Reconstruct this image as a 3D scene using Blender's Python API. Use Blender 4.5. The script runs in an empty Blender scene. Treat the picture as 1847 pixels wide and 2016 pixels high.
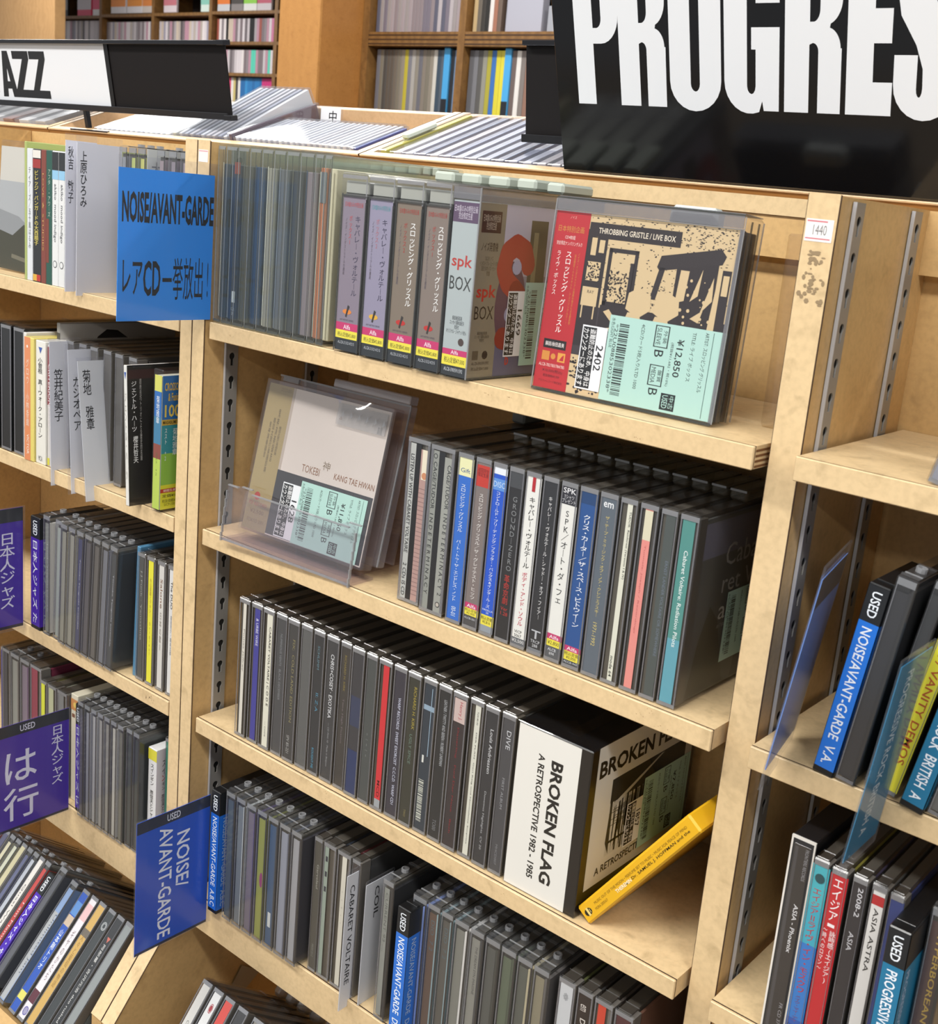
import bpy, math, random
from mathutils import Vector, Matrix
random.seed(7)
S = 0.001                                   # everything below is written in millimetres
col = bpy.context.scene.collection
sc = bpy.context.scene
# ------------------------------------------------------------------ camera
F = 2292.914; CX = 1056.155; CY = 950.047
R = [Vector((0.7844395289786618, 0.6119913480726968, 0.10060425070492299)),
     Vector((0.2222917329050319, -0.12599816158970334, -0.9668044521815634)),
     Vector((-0.5790000093763502, 0.7807631223105881, -0.2348785558155705))]
C = Vector((569.7637, -605.4593, 39.7637))
cd_ = bpy.data.cameras.new('camera'); cam = bpy.data.objects.new('camera', cd_); col.objects.link(cam)
cd_.sensor_fit = 'HORIZONTAL'; cd_.sensor_width = 36; cd_.lens = F / 1847 * 36
cd_.shift_x = (923.5 - CX) / 1847; cd_.shift_y = (CY - 1008) / 1847
cd_.clip_start = 0.02; cd_.clip_end = 60
cd_.dof.use_dof = True; cd_.dof.focus_distance = 0.95; cd_.dof.aperture_fstop = 26
X_, Y_, Z_ = R[0], -R[1], -R[2]
cam.matrix_world = Matrix(((X_.x, Y_.x, Z_.x, C.x * S), (X_.y, Y_.y, Z_.y, C.y * S), (X_.z, Y_.z, Z_.z, C.z * S), (0, 0, 0, 1)))
sc.camera = cam
# ------------------------------------------------------------------ light
w = bpy.data.worlds.new('world'); sc.world = w; w.use_nodes = True
w.node_tree.nodes['Background'].inputs[0].default_value = (0.93, 0.96, 1.0, 1)
w.node_tree.nodes['Background'].inputs[1].default_value = 0.42
sc.view_settings.view_transform = 'Standard'; sc.view_settings.look = 'None'
sc.view_settings.exposure = 0.0; sc.view_settings.gamma = 1.0; sc.view_settings.use_curve_mapping = False
sc.cycles.max_bounces = 8; sc.cycles.diffuse_bounces = 3; sc.cycles.glossy_bounces = 4
sc.cycles.transparent_max_bounces = 24; sc.cycles.caustics_reflective = False; sc.cycles.caustics_refractive = False
def lamp(name, x, y, z, sx, sy, power, label):
    l = bpy.data.lights.new(name, 'AREA'); l.shape = 'RECTANGLE'; l.size = sx; l.size_y = sy; l.energy = power
    l.color = (1.0, 0.985, 0.945)
    o = bpy.data.objects.new(name, l); col.objects.link(o); o.location = (x, y, z)
    o['label'] = label; o['category'] = 'lamp'
for i, (x, y, p) in enumerate(((-1.6, -1.0, 38), (0.1, -1.15, 46), (1.8, -1.0, 30), (-1.4, 1.2, 30), (0.6, 1.2, 30), (-3.2, 1.6, 30), (-5.2, 2.4, 45), (-2.4, -3.2, 30), (0.0, -3.4, 30), (2.4, -3.2, 30))):  # last three tubes, behind the camera, are added for reflections on the film
    lamp('ceiling_light', x, y, 1.35, 1.25, 0.16, p, 'unseen fluorescent ceiling tube light above the shop aisle, %s of ten' % ('first', 'second', 'third', 'fourth', 'fifth', 'sixth', 'seventh', 'eighth', 'ninth', 'tenth')[i])
# ------------------------------------------------------------------ helpers
def U(u, v, ax, val):
    d = Vector(((u - CX) / F, (v - CY) / F, 1.0)); dw = R[0] * d.x + R[1] * d.y + R[2]
    return C + dw * ((val - C[ax]) / dw[ax])
def XO(u, y, z):
    A = F * R[0] - (u - CX) * R[2]
    return C.x - (A.y * (y - C.y) + A.z * (z - C.z)) / A.x
def lin(c):
    if isinstance(c, str):
        c = c.lstrip('#'); c = [int(c[i:i + 2], 16) / 255 for i in (0, 2, 4)]
    return tuple(x / 12.92 if x <= .04045 else ((x + .055) / 1.055) ** 2.4 for x in c) + (1,)
_m = {}
def mat(c, rough=.5, spec=.5, metal=0):
    k = ('p', c, rough, spec, metal)
    if k not in _m:
        m = bpy.data.materials.new('paint'); m.use_nodes = True; b = m.node_tree.nodes['Principled BSDF']
        b.inputs['Base Color'].default_value = lin(c); b.inputs['Roughness'].default_value = rough
        b.inputs['Specular IOR Level'].default_value = spec; b.inputs['Metallic'].default_value = metal
        _m[k] = m
    return _m[k]
def clear(tint='#fafafb', rough=.07, extra=.03, haze=0.0, hazec='#d8d8dc'):
    k = ('c', tint, rough, extra, haze, hazec)
    if k in _m: return _m[k]
    m = bpy.data.materials.new('clear_plastic'); m.use_nodes = True; n = m.node_tree; n.nodes.clear()
    out = n.nodes.new('ShaderNodeOutputMaterial'); mx = n.nodes.new('ShaderNodeMixShader')
    t = n.nodes.new('ShaderNodeBsdfTransparent'); t.inputs[0].default_value = lin(tint)
    g = n.nodes.new('ShaderNodeBsdfGlossy'); g.inputs['Roughness'].default_value = rough
    lw = n.nodes.new('ShaderNodeLayerWeight'); lw.inputs[0].default_value = .5
    fr = n.nodes.new('ShaderNodeMath'); fr.operation = 'POWER'; fr.inputs[1].default_value = 5.0
    ad = n.nodes.new('ShaderNodeMath'); ad.operation = 'MULTIPLY_ADD'; ad.inputs[1].default_value = .6; ad.inputs[2].default_value = extra + .035
    bn = n.nodes.new('ShaderNodeBump'); bn.inputs['Strength'].default_value = .12; bn.inputs['Distance'].default_value = .0006
    nz = n.nodes.new('ShaderNodeTexNoise'); nz.inputs['Scale'].default_value = 60
    tc = n.nodes.new('ShaderNodeTexCoord'); L = n.links.new
    L(tc.outputs['Object'], nz.inputs['Vector']); L(nz.outputs[0], bn.inputs['Height']); L(bn.outputs[0], g.inputs['Normal'])
    n.links.new(lw.outputs['Facing'], fr.inputs[0]); L(fr.outputs[0], ad.inputs[0]); L(ad.outputs[0], mx.inputs[0]); L(t.outputs[0], mx.inputs[1]); L(g.outputs[0], mx.inputs[2])
    last = mx
    if haze:
        d = n.nodes.new('ShaderNodeBsdfDiffuse'); d.inputs[0].default_value = lin(hazec); m2 = n.nodes.new('ShaderNodeMixShader')
        m2.inputs[0].default_value = haze; L(mx.outputs[0], m2.inputs[1]); L(d.outputs[0], m2.inputs[2]); last = m2
    L(last.outputs[0], out.inputs[0]); _m[k] = m
    return m
def wood(base, dark, smudge=.5, rough=.42, grain=0.0):
    k = ('w', base, dark, smudge, rough, grain)
    if k in _m: return _m[k]
    m = bpy.data.materials.new('wood'); m.use_nodes = True; n = m.node_tree; L = n.links.new
    b = n.nodes['Principled BSDF']; b.inputs['Roughness'].default_value = rough
    tc = n.nodes.new('ShaderNodeTexCoord'); geo = n.nodes.new('ShaderNodeNewGeometry')
    def noise(scale, det, vec=None, dist=0):
        x = n.nodes.new('ShaderNodeTexNoise'); x.inputs['Scale'].default_value = scale; x.inputs['Detail'].default_value = det
        x.inputs['Distortion'].default_value = dist
        L(vec or geo.outputs['Position'], x.inputs['Vector']); return x
    def ramp(src, a, c1, z, c2):
        r = n.nodes.new('ShaderNodeValToRGB'); r.color_ramp.elements[0].position = a; r.color_ramp.elements[0].color = c1
        r.color_ramp.elements[1].position = z; r.color_ramp.elements[1].color = c2; L(src, r.inputs[0]); return r
    def mix(fac, a, bb):
        x = n.nodes.new('ShaderNodeMix'); x.data_type = 'RGBA'; L(fac, x.inputs[0]); L(a, x.inputs[6]); L(bb, x.inputs[7]); return x.outputs[2]
    base_l, dark_l = lin(base), lin(dark)
    n1 = noise(16, 4, None, .6); n2 = noise(75, 6, None, .4); n3 = noise(260, 3)
    r1 = ramp(n1.outputs[0], .35, base_l, .72, tuple(base_l[i] * .86 + dark_l[i] * .14 for i in range(3)) + (1,))
    rd = n.nodes.new('ShaderNodeRGB'); rd.outputs[0].default_value = dark_l
    mp = n.nodes.new('ShaderNodeMapRange'); mp.inputs[1].default_value = .56; mp.inputs[2].default_value = .78; mp.inputs[4].default_value = smudge
    L(n2.outputs[0], mp.inputs[0]); c1 = mix(mp.outputs[0], r1.outputs[0], rd.outputs[0])
    mp2 = n.nodes.new('ShaderNodeMapRange'); mp2.inputs[1].default_value = .40; mp2.inputs[2].default_value = .75; mp2.inputs[4].default_value = .22
    L(n3.outputs[0], mp2.inputs[0]); c2 = mix(mp2.outputs[0], c1, rd.outputs[0])
    if grain:
        w_ = n.nodes.new('ShaderNodeTexWave'); w_.inputs['Scale'].default_value = 9; w_.inputs['Distortion'].default_value = 12; w_.inputs['Detail'].default_value = 4
        w_.bands_direction = 'X'; L(geo.outputs['Position'], w_.inputs['Vector'])
        mp3 = n.nodes.new('ShaderNodeMapRange'); mp3.inputs[4].default_value = grain; L(w_.outputs[1], mp3.inputs[0]); c2 = mix(mp3.outputs[0], c2, rd.outputs[0])
    L(c2, b.inputs['Base Color'])
    bp = n.nodes.new('ShaderNodeBump'); bp.inputs['Strength'].default_value = .15; bp.inputs['Distance'].default_value = .0003
    L(n3.outputs[0], bp.inputs['Height']); L(bp.outputs[0], b.inputs['Normal'])
    _m[k] = m; return m
WOOD = wood('#d9be93', '#97805c', .5); WOODIN = wood('#cda872', '#8d7048', .35); EDGE = mat('#3a2416', .7); TOPW = wood('#e0bd94', '#b08a60', .2)
CLEAR = clear(rough=.2); RIM = clear('#ffffff', .12, .05, .5, '#85858a'); RIMW = clear('#ffffff', .1, .06, .5, '#9c9da0'); RIMD = clear('#ffffff', .12, .05, .6, '#4c4e4c'); KEEP = clear('#f6f7f8', .10, .03, .03); ACR = clear('#fbf8fb', .04, .05, .03)  # RIMW: pale haze painted in for the bright edge highlights of plastic
FILM = clear('#fefefe', .05, .02); SLEEVE = clear('#fafafc', .10, .0, .03)
SMOKE = clear('#b9b6b2', .10, .04, .06, '#8a857c')

class MB:
    def __init__(s): s.v = []; s.f = []; s.m = []; s.mats = []
    def mi(s, m):
        if m not in s.mats: s.mats.append(m)
        return s.mats.index(m)
    def add(s, vs, fs, m):
        o = len(s.v); s.v += [tuple(x) for x in vs]; i = s.mi(m)
        for f in fs: s.f.append(tuple(o + k for k in f)); s.m.append(i)
        return s
    def box(s, x0, x1, y0, y1, z0, z1, m, M=None):
        vs = [Vector((x, y, z)) for x in (x0, x1) for y in (y0, y1) for z in (z0, z1)]
        if M: vs = [M @ v for v in vs]
        return s.add(vs, [(0, 1, 3, 2), (4, 6, 7, 5), (0, 4, 5, 1), (2, 3, 7, 6), (0, 2, 6, 4), (1, 5, 7, 3)], m)
    def bbox(s, x0, x1, y0, y1, z0, z1, m, b=.8, M=None):      # box with all edges chamfered
        vs = []; idx = {}
        X, Y, Z = (x0, x1), (y0, y1), (z0, z1)
        for i in (0, 1):
            for j in (0, 1):
                for k in (0, 1):
                    for a in (0, 1, 2):
                        p = [X[i] + (b if i == 0 else -b), Y[j] + (b if j == 0 else -b), Z[k] + (b if k == 0 else -b)]
                        p[a] = (X[i], Y[j], Z[k])[a]
                        idx[(i, j, k, a)] = len(vs); vs.append(Vector(p))
        g = lambda i, j, k, a: idx[(i, j, k, a)]
        fs = []
        for i in (0, 1): fs.append([g(i, 0, 0, 0), g(i, 1, 0, 0), g(i, 1, 1, 0), g(i, 0, 1, 0)][::(-1 if i == 0 else 1)])
        for j in (0, 1): fs.append([g(0, j, 0, 1), g(1, j, 0, 1), g(1, j, 1, 1), g(0, j, 1, 1)][::(1 if j == 0 else -1)])
        for k in (0, 1): fs.append([g(0, 0, k, 2), g(1, 0, k, 2), g(1, 1, k, 2), g(0, 1, k, 2)][::(-1 if k == 0 else 1)])
        for i in (0, 1):
            for j in (0, 1): fs.append([g(i, j, 0, 0), g(i, j, 1, 0), g(i, j, 1, 1), g(i, j, 0, 1)][::(1 if i == j else -1)])
            for k in (0, 1): fs.append([g(i, 0, k, 0), g(i, 1, k, 0), g(i, 1, k, 2), g(i, 0, k, 2)][::(-1 if i == k else 1)])
        for j in (0, 1):
            for k in (0, 1): fs.append([g(0, j, k, 1), g(1, j, k, 1), g(1, j, k, 2), g(0, j, k, 2)][::(1 if j == k else -1)])
        for i in (0, 1):
            for j in (0, 1):
                for k in (0, 1): fs.append([g(i, j, k, 0), g(i, j, k, 1), g(i, j, k, 2)][::(1 if (i + j + k) % 2 else -1)])
        if M: vs = [M @ v for v in vs]
        return s.add(vs, fs, m)
    def prism(s, pts, axis, a0, a1, m, M=None):                # convex or concave outline, extruded along an axis
        def P(p, a):
            q = list(p); q.insert(axis, a); return Vector(q)
        n = len(pts); vs = [P(p, a0) for p in pts] + [P(p, a1) for p in pts]
        if M: vs = [M @ v for v in vs]
        return s.add(vs, [tuple(range(n))[::-1], tuple(range(n, 2 * n))] + [(i, (i + 1) % n, n + (i + 1) % n, n + i) for i in range(n)], m)
    def ring(s, c, r, rt, h, m, n=10):                          # little upstanding ring, axis z
        vs = []; fs = []
        for k in range(n):
            a = 2 * math.pi * k / n
            for rr, zz in ((r, 0), (r, h), (r - rt, h), (r - rt, 0)): vs.append((c[0] + rr * math.cos(a), c[1] + rr * math.sin(a), c[2] + zz))
        for k in range(n):
            a, b = 4 * k, 4 * ((k + 1) % n)
            for q in range(3): fs.append((a + q, b + q, b + q + 1, a + q + 1))
        return s.add(vs, fs, m)
    def data(s, name):
        me = bpy.data.meshes.new(name); me.from_pydata([(x * S, y * S, z * S) for x, y, z in s.v], [], s.f)
        for m in s.mats: me.materials.append(m)
        me.polygons.foreach_set('material_index', s.m); me.update(); return me
    def obj(s, name, parent=None): return link(name, s.data(name), parent)
def link(name, me, parent=None, loc=None):
    o = bpy.data.objects.new(name, me); col.objects.link(o)
    if parent: o.parent = parent
    if loc: o.location = [a * S for a in loc]
    return o
def remat(o, ms):                                              # shared mesh, own materials
    for i, m in enumerate(ms):
        o.material_slots[i].link = 'OBJECT'; o.material_slots[i].material = m
def tag(o, label, cat=None, group=None, kind=None):
    if label: o['label'] = label
    if cat: o['category'] = cat
    if group: o['group'] = group
    if kind: o['kind'] = kind
    return o
def thing(name, label, cat, x=0, y=0, z=0, rot=(0, 0, 0), group=None, lean=0, pitch=0):
    o = bpy.data.objects.new(name, None); col.objects.link(o); o.empty_display_size = .01
    o.location = (x * S, y * S, z * S); o.rotation_euler = (rot[0] + pitch, rot[1] + lean, rot[2])
    return tag(o, label, cat, group)

# printed sheets -------------------------------------------------------------------------
_t = {}
def glyphs(s, bold):
    if (s, bold) in _t: return _t[(s, bold)]
    c = bpy.data.curves.new('t', 'FONT'); c.body = s; c.resolution_u = 2; c.offset = (.007 * min(bold, 1)) if max(map(ord, s)) > 0x2000 else (0, .008, .011, .022, .032, .032)[int(bold)]; c.space_line = .95 if '\n' in s else 1
    c.align_x = 'CENTER' if '\n' in s else 'LEFT'
    o = bpy.data.objects.new('t', c); me = bpy.data.meshes.new_from_object(o)
    vs = [(v.co.x, v.co.y) for v in me.vertices]; fs = [tuple(p.vertices) for p in me.polygons]
    bpy.data.objects.remove(o); bpy.data.meshes.remove(me); bpy.data.curves.remove(c)
    if vs:
        x0 = min(v[0] for v in vs); x1 = max(v[0] for v in vs); y0 = min(v[1] for v in vs); y1 = max(v[1] for v in vs)
        vs = [((v[0] - x0) / max(x1 - x0, 1e-6), (v[1] - y0) / max(y1 - y0, 1e-6)) for v in vs]
    _t[(s, bold)] = (vs, fs); return vs, fs
class Sheet(MB):
    """flat print on a plane: a, b are millimetres along right and up; lvl lifts a layer by .07 mm"""
    def __init__(s, O=(0, 0, 0), right=(1, 0, 0), up=(0, 0, 1)):
        MB.__init__(s); s.O = Vector(O); s.r = Vector(right).normalized(); s.u = Vector(up).normalized(); s.n = s.r.cross(s.u)
    def P(s, a, b, lvl): return s.O + s.r * a + s.u * b + s.n * (lvl * .05)
    def rect(s, a0, a1, b0, b1, c, lvl=0, rough=.45):
        m = c if not isinstance(c, str) else mat(c, rough)
        return s.add([s.P(a0, b0, lvl), s.P(a1, b0, lvl), s.P(a1, b1, lvl), s.P(a0, b1, lvl)], [(0, 1, 2, 3)], m)
    def poly(s, pts, c, lvl=1): return s.add([s.P(a, b, lvl) for a, b in pts], [tuple(range(len(pts)))], c if not isinstance(c, str) else mat(c))
    def disc(s, a, b, r, c, lvl=1, n=14, ry=None):
        return s.poly([(a + r * math.cos(2 * math.pi * k / n), b + (ry or r) * math.sin(2 * math.pi * k / n)) for k in range(n)], c, lvl)
    def text(s, t, a0, a1, b0, b1, c, mode='h', bold=0, lvl=2):
        """fill the box with the text; h = upright, r = reads downwards, l = reads upwards, v = stacked upright"""
        if mode == 'v': t = '\n'.join(t.replace('ー', '︱').replace('-', '︱'))
        vs, fs = glyphs(t, bold); m = c if not isinstance(c, str) else mat(c)
        out = []
        for x, y in vs:
            if mode == 'r': a, b = a0 + y * (a1 - a0), b1 - x * (b1 - b0)
            elif mode == 'l': a, b = a1 - y * (a1 - a0), b0 + x * (b1 - b0)
            elif mode == 'x': a, b = a1 - x * (a1 - a0), b1 - y * (b1 - b0)
            else: a, b = a0 + x * (a1 - a0), b0 + y * (b1 - b0)
            out.append(s.P(a, b, lvl))
        s.add(out, fs, m); return s
    def bars(s, a0, a1, b0, b1, c='#1a1a1a', n=34, seed=1, lvl=2):
        rnd = random.Random(seed); b = b0
        while b < b1:
            w_ = rnd.choice((.35, .35, .7, 1.0)) * (b1 - b0) / n; s.rect(a0, a1, b, min(b + w_, b1), c, lvl); b += w_ + rnd.choice((.4, .4, .8)) * (b1 - b0) / n
        return s
SPINE = dict(right=(1, 0, 0), up=(0, 0, 1)); FACE = dict(right=(0, 1, 0), up=(0, 0, 1))

# ------------------------------------------------------------------ fixture
ZT = 58.0; TH = 18.3
SH = (-82.4, -257.2, -430.2, -602.0)        # the four shelf heights
fix = thing('display_shelving', 'pale wooden shop shelving with metal slotted strips holding rows of disc cases', 'shelving', 0, 0, -1450)
fo = -1450
def panel(x0, x1, fy, nm='side_panel'):
    def P(d): return [(y, z - fo) for y, z in d]
    b = MB(); b.prism(P([(fy, -612), (-44.4, -649.9), (-90, -710.7), (-90, -1450), (145.9, -1450), (145.9, 18), (134.6, 18), (134.6, ZT), (fy, ZT)]), 0, x0 + .5, x1 - .5, WOODIN)
    p = b.obj(nm, fix)
    for nm_, q, e, zz, m in (('edge_band', .9, .6, .8, WOOD), ('seam', .45, .05, .4, EDGE)):
        b = MB(); b.prism(P([(fy - q, -612), (-44.4 - q, -649.9), (-90 - q, -710.7), (-90, -710.7), (-44.4, -649.9), (fy, -612), (fy, ZT + zz), (fy - q, ZT + zz)]), 0, x0 + e, x1 - e, m)
        b.obj(nm_, p)
    return p
PX = [(-765, -748.8, -16), (-248.8, -232.8, -16), (-232.4, -216.5, -16), (284.3, 303.9, 0), (804, 822, 0)]
for a, b, y in PX: panel(a, b, y)
b = MB(); b.box(-748.5, 804, 146, 149.5, -900 - fo, 18.5 - fo, WOODIN); b.obj('back_panel', fix)
b = MB(); b.box(-748.5, 804, 134.8, 136.2, 18 - fo, ZT - fo - .3, WOODIN); b.obj('upper_back', fix)
b = MB(); b.box(268, 283.9, 133.6, 134.7, 18 - fo, 46 - fo, WOOD); b.obj('back_stile', fix)
b = MB(); b.box(-216, 283.9, 133.2, 134.7, 46 - fo, ZT - fo, WOOD); b.obj('back_rail', fix)
b = MB(); b.box(-765, 822, 150, 420, -1450 - fo, 20 - fo, WOODIN); b.obj('rear_body', fix)
for px0, px1 in ((-748.3, -249), (-216.3, 284.1), (304.1, 803.8)):
    b = MB(); b.box(px0, px1, -85, 145.5, -1440 - fo, -900 - fo, WOODIN); b.obj('plinth', fix)
# slotted strips with keyholes
def strip(xf, side, y0, y1, zs, nm='slotted_strip'):
    """xf = panel face, side = +1 when the face looks towards +x"""
    c = bpy.data.curves.new('k', 'CURVE'); c.dimensions = '2D'; c.fill_mode = 'BOTH'; c.extrude = .5 * S
    zt, zb = zs
    def spl(pts):
        s = c.splines.new('POLY'); s.points.add(len(pts) - 1); s.use_cyclic_u = True
        for k, (a, b_) in enumerate(pts): s.points[k].co = (a * S, b_ * S, 0, 1)
    W_ = y1 - y0; spl([(0, zb), (W_, zb), (W_, zt), (0, zt)])
    z = 45.6
    while z > zb:
        if zb + 9 < z < zt - 6:
            pts = [(W_ / 2 + 2.9 * math.cos(math.radians(t)), z + 3.1 * math.sin(math.radians(t))) for t in range(-60, 241, 30)]
            pts += [(W_ / 2 - 1.3, z - 8), (W_ / 2 + 1.3, z - 8)]
            spl(pts)
        z -= 19.68
    o = bpy.data.objects.new('k', c); me = bpy.data.meshes.new_from_object(o); bpy.data.objects.remove(o)
    me.materials.append(STEEL)
    ob = link(nm, me, fix); ob.rotation_euler = (math.pi / 2, 0, math.pi / 2)
    ob.location = ((xf + side * 1.6) * S, y0 * S, -fo * S)
    sd = side
    b = MB(); b.box(0, W_, zb, zt, -1.5 * sd, -1.0 * sd, mat('#15130f', .8)); h = b.obj('strip_channel', ob)
    b = MB(); b.box(-.7, .05, zb, zt, min(-1.5 * sd, .7 * sd), max(-1.5 * sd, .7 * sd), mat('#c2c5cc', .35, .6, .4)); b.obj('strip_lip', ob)
STEEL = mat('#98948e', .45, .5, .35)
for xf, side, dy in ((-216.5, 1, -11.5), (303.9, 1, 0), (284.3, -1, 0), (-248.8, -1, -11.5)):
    for y0, y1 in ((15.8, 28), (104.5, 117.5)):
        strip(xf, side, y0 + dy, y1 + dy, (ZT - 2, -600))
for n_, (x0, x1, lab) in enumerate(((-747, -252.2, 'left bay'), (-211.5, 281.6, 'middle bay'), (307.5, 803.0, 'right bay'))):
    for k, z in enumerate(SH):
        w_ = x1 - x0; th = 33 if k == 3 else 13.9
        o = thing('shelf_board', 'pale birch shelf board in the %s, %s from the top' % (lab, ('topmost', 'second', 'third', 'fourth and lowest')[k]), 'shelf', x0, 0, z)
        b = MB(); b.box(0, w_, -12.6, 145.5, -13.6, -.05, WOOD); b.obj('board', o)
        b = MB(); b.bbox(-.2, w_ + .2, -15.6, -13.3, -th, 0, WOOD, .5); b.obj('front_edge', o)
        b = MB(); b.box(-.1, w_ + .1, -13.3, -12.8, -th + .2, .02, EDGE); b.obj('seam', o)
        if k == 0 and n_ == 1:
            b = MB()
            for q in range(4): b.box(w_, w_ + .25, -12, 134, -13 + q * 3.1, -11.6 + q * 3.1, mat('#6b4522', .7))
            b.obj('ply_layers', o)
# smudges and price tags stuck on the posts
b = Sheet((284.3, -1, 0), **SPINE); b.rect(1.5, 17.5, 33, 45, '#e9e3e2', 1); b.rect(2, 14, 43.4, 44.2, '#c8747c', 2); b.rect(2, 16.5, 34.2, 34.9, '#c8747c', 2)
b.text('1440', 6, 14, 36.5, 42, '#777777', lvl=2)
tag(b.obj('price_sticker'), 'small white sticker with red lines on the top of the right post', 'sticker')
b = Sheet((-232.4, -17, 0), **SPINE); b.rect(1.5, 13.5, 42, 51.5, '#e8d8d4', 1); b.rect(2, 13, 50, 50.8, '#d09aa0', 2)
tag(b.obj('price_sticker'), 'small pale sticker on the post between left and middle bays', 'sticker')
random.seed(3)
for nm, (cx_, cz, rx, rz, n) in (('a', (294, 9, 7, 9, 26)), ('b', (294, 24, 7, 8, 20))):
    s = Sheet((0, -.95, 0), **SPINE)
    for q in range(n):
        a_, b_ = random.gauss(cx_, rx * .5), random.gauss(cz, rz * .45)
        a_ = max(286, min(302, a_))
        s.disc(a_, b_, random.uniform(.5, 1.9), '#8f7a5c', 1 + .15 * q, 6, random.uniform(.4, 1.6))
    s.obj('tape_residue', fix).location = (0, 0, -fo * S)

# ------------------------------------------------------------------ disc cases
DK = mat('#4d4942', .35); GR = mat('#5b5850', .4); BOOK = mat('#4a4a48', .5)
_c = {}
def case_data(t, h=125, d=142, kind='jewel'):
    k = (t, h, d, kind)
    if k in _c: return _c[k]
    b = MB()
    m = {'jewel': CLEAR, 'keeper': KEEP}[kind]
    b.bbox(0, t - .5, 0, d, 0, h, m, .9)
    if kind == 'jewel':
        b.box(.9, t * .13, .45, .5, 1, h - 1, RIM); b.box(t * .84, t - 1.4, .45, .5, 1, h - 1, RIM); b.box(.9, t - 1.4, .4, .44, 1, 3.4, RIMW); b.box(.9, t - 1.4, .4, .44, h - 4.2, h - 1, RIMW)
        b.bbox(t * .12, t * .82, .9, 11, h + .02, h + 1.0, m, .4); b.box(t * .1, t * .8, 78, 80, h, h + .5, m)
        shell = b.data('case')
        q = MB(); q.box(t * .12, t * .70, 1.9, d - 1.5, 1.6, h - 1.3, DK); q.box(t * .70, t * .9, 1.5, 11.5, 2, h - 2.5, mat('#6a6660', .35)); tray = q.data('tray')
        q = MB(); q.box(t * .76, t * .88, 13, d - 2.5, 3, h - 4, BOOK); book = q.data('booklet')
    else:
        b.box(.9, t * .12, .45, .5, 1, h - 1, RIM); b.box(t - 2.6, t - 1.0, .45, .5, 1, h - 1, mat('#1d1c1a', .4)); b.box(.9, t - 1.4, .4, .44, h - 5, h - 1, RIMW); b.box(1, t - 1.6, 8, 9, h, h + .5, RIMW); b.box(t - 1.5, t - .9, 2, d * .8, h - .1, h + .3, mat('#1d1c1a', .5)); b.box(.9, t - 1.4, .4, .44, 1, 3, RIM)
        b.ring((t * .5, 18, h), 3.2, 1.0, 2.8, RIMW); b.box(.6, t - 1.2, 3, 5.2, h, h + .8, m); b.box(.6, t - 1.2, 28, 30, h, h + .9, m)
        shell = b.data('case')
        q = MB(); q.box(t * .10, t * .62, 3.5, d - 3, 2, h - 6, mat('#4d4a44', .35)); tray = q.data('tray')
        q = MB(); q.box(t * .66, t * .84, 1.5, d - 4, 3, h - 8, BOOK); book = q.data('booklet')
    _c[k] = (shell, tray, book); return _c[k]
GREYS = ['#3b3c3e', '#47484a', '#35373a', '#55565a', '#2e3033', '#4a4d52', '#61605c']
ORD = ['first', 'second', 'third', 'fourth', 'fifth', 'sixth', 'seventh', 'eighth', 'ninth', 'tenth', 'eleventh', 'twelfth', 'thirteenth', 'fourteenth', 'fifteenth', 'sixteenth', 'seventeenth', 'eighteenth', 'nineteenth', 'twentieth', 'twenty-first', 'twenty-second', 'twenty-third', 'twenty-fourth', 'twenty-fifth', 'twenty-sixth', 'twenty-seventh']
def disc(label, x, y, z, t=14.2, spine=('#444444', .16, .74), texts=(), blocks=(), kind='jewel', h=125, d=142, lean=0, book=None, tray=None, group=None, pitch=0, name='disc_case', cover=None):
    o = thing(name, label, 'CD case', x, y, z, group=group, lean=lean, pitch=pitch)
    sh, tr, bk = case_data(t, h, d, kind)
    link('case', sh, o); tr_ = link('tray', tr, o)
    if tray: remat(tr_, [mat(tray, .35)] * len(tr.materials))
    bk_ = link('booklet', bk, o)
    if book: remat(bk_, [mat(book, .5)])
    yy = .8 if kind == 'jewel' else 2.0
    c, a, e = spine[:3]; s = Sheet((0, yy, 0), **SPINE); a *= t; e *= t
    z0, z1 = (3.2, h - 4) if kind == 'jewel' else (3, h - 9)
    s.rect(a, e, z0, z1, c, 0)
    for i_, (b0, b1, cc) in enumerate(blocks): s.rect(a, e, b0, b1, cc, 1 + .25 * i_)
    for tx in texts:
        mode, st, cc, b0, b1 = tx[:5]; f0, f1 = tx[5:7] if len(tx) > 5 else (.22, .78)
        s.text(st, a + (e - a) * f0, a + (e - a) * f1, b0, b1, cc, mode, bold=tx[7] if len(tx) > 7 else 0, lvl=2)
    s.obj('spine_label', o)
    return o
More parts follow.
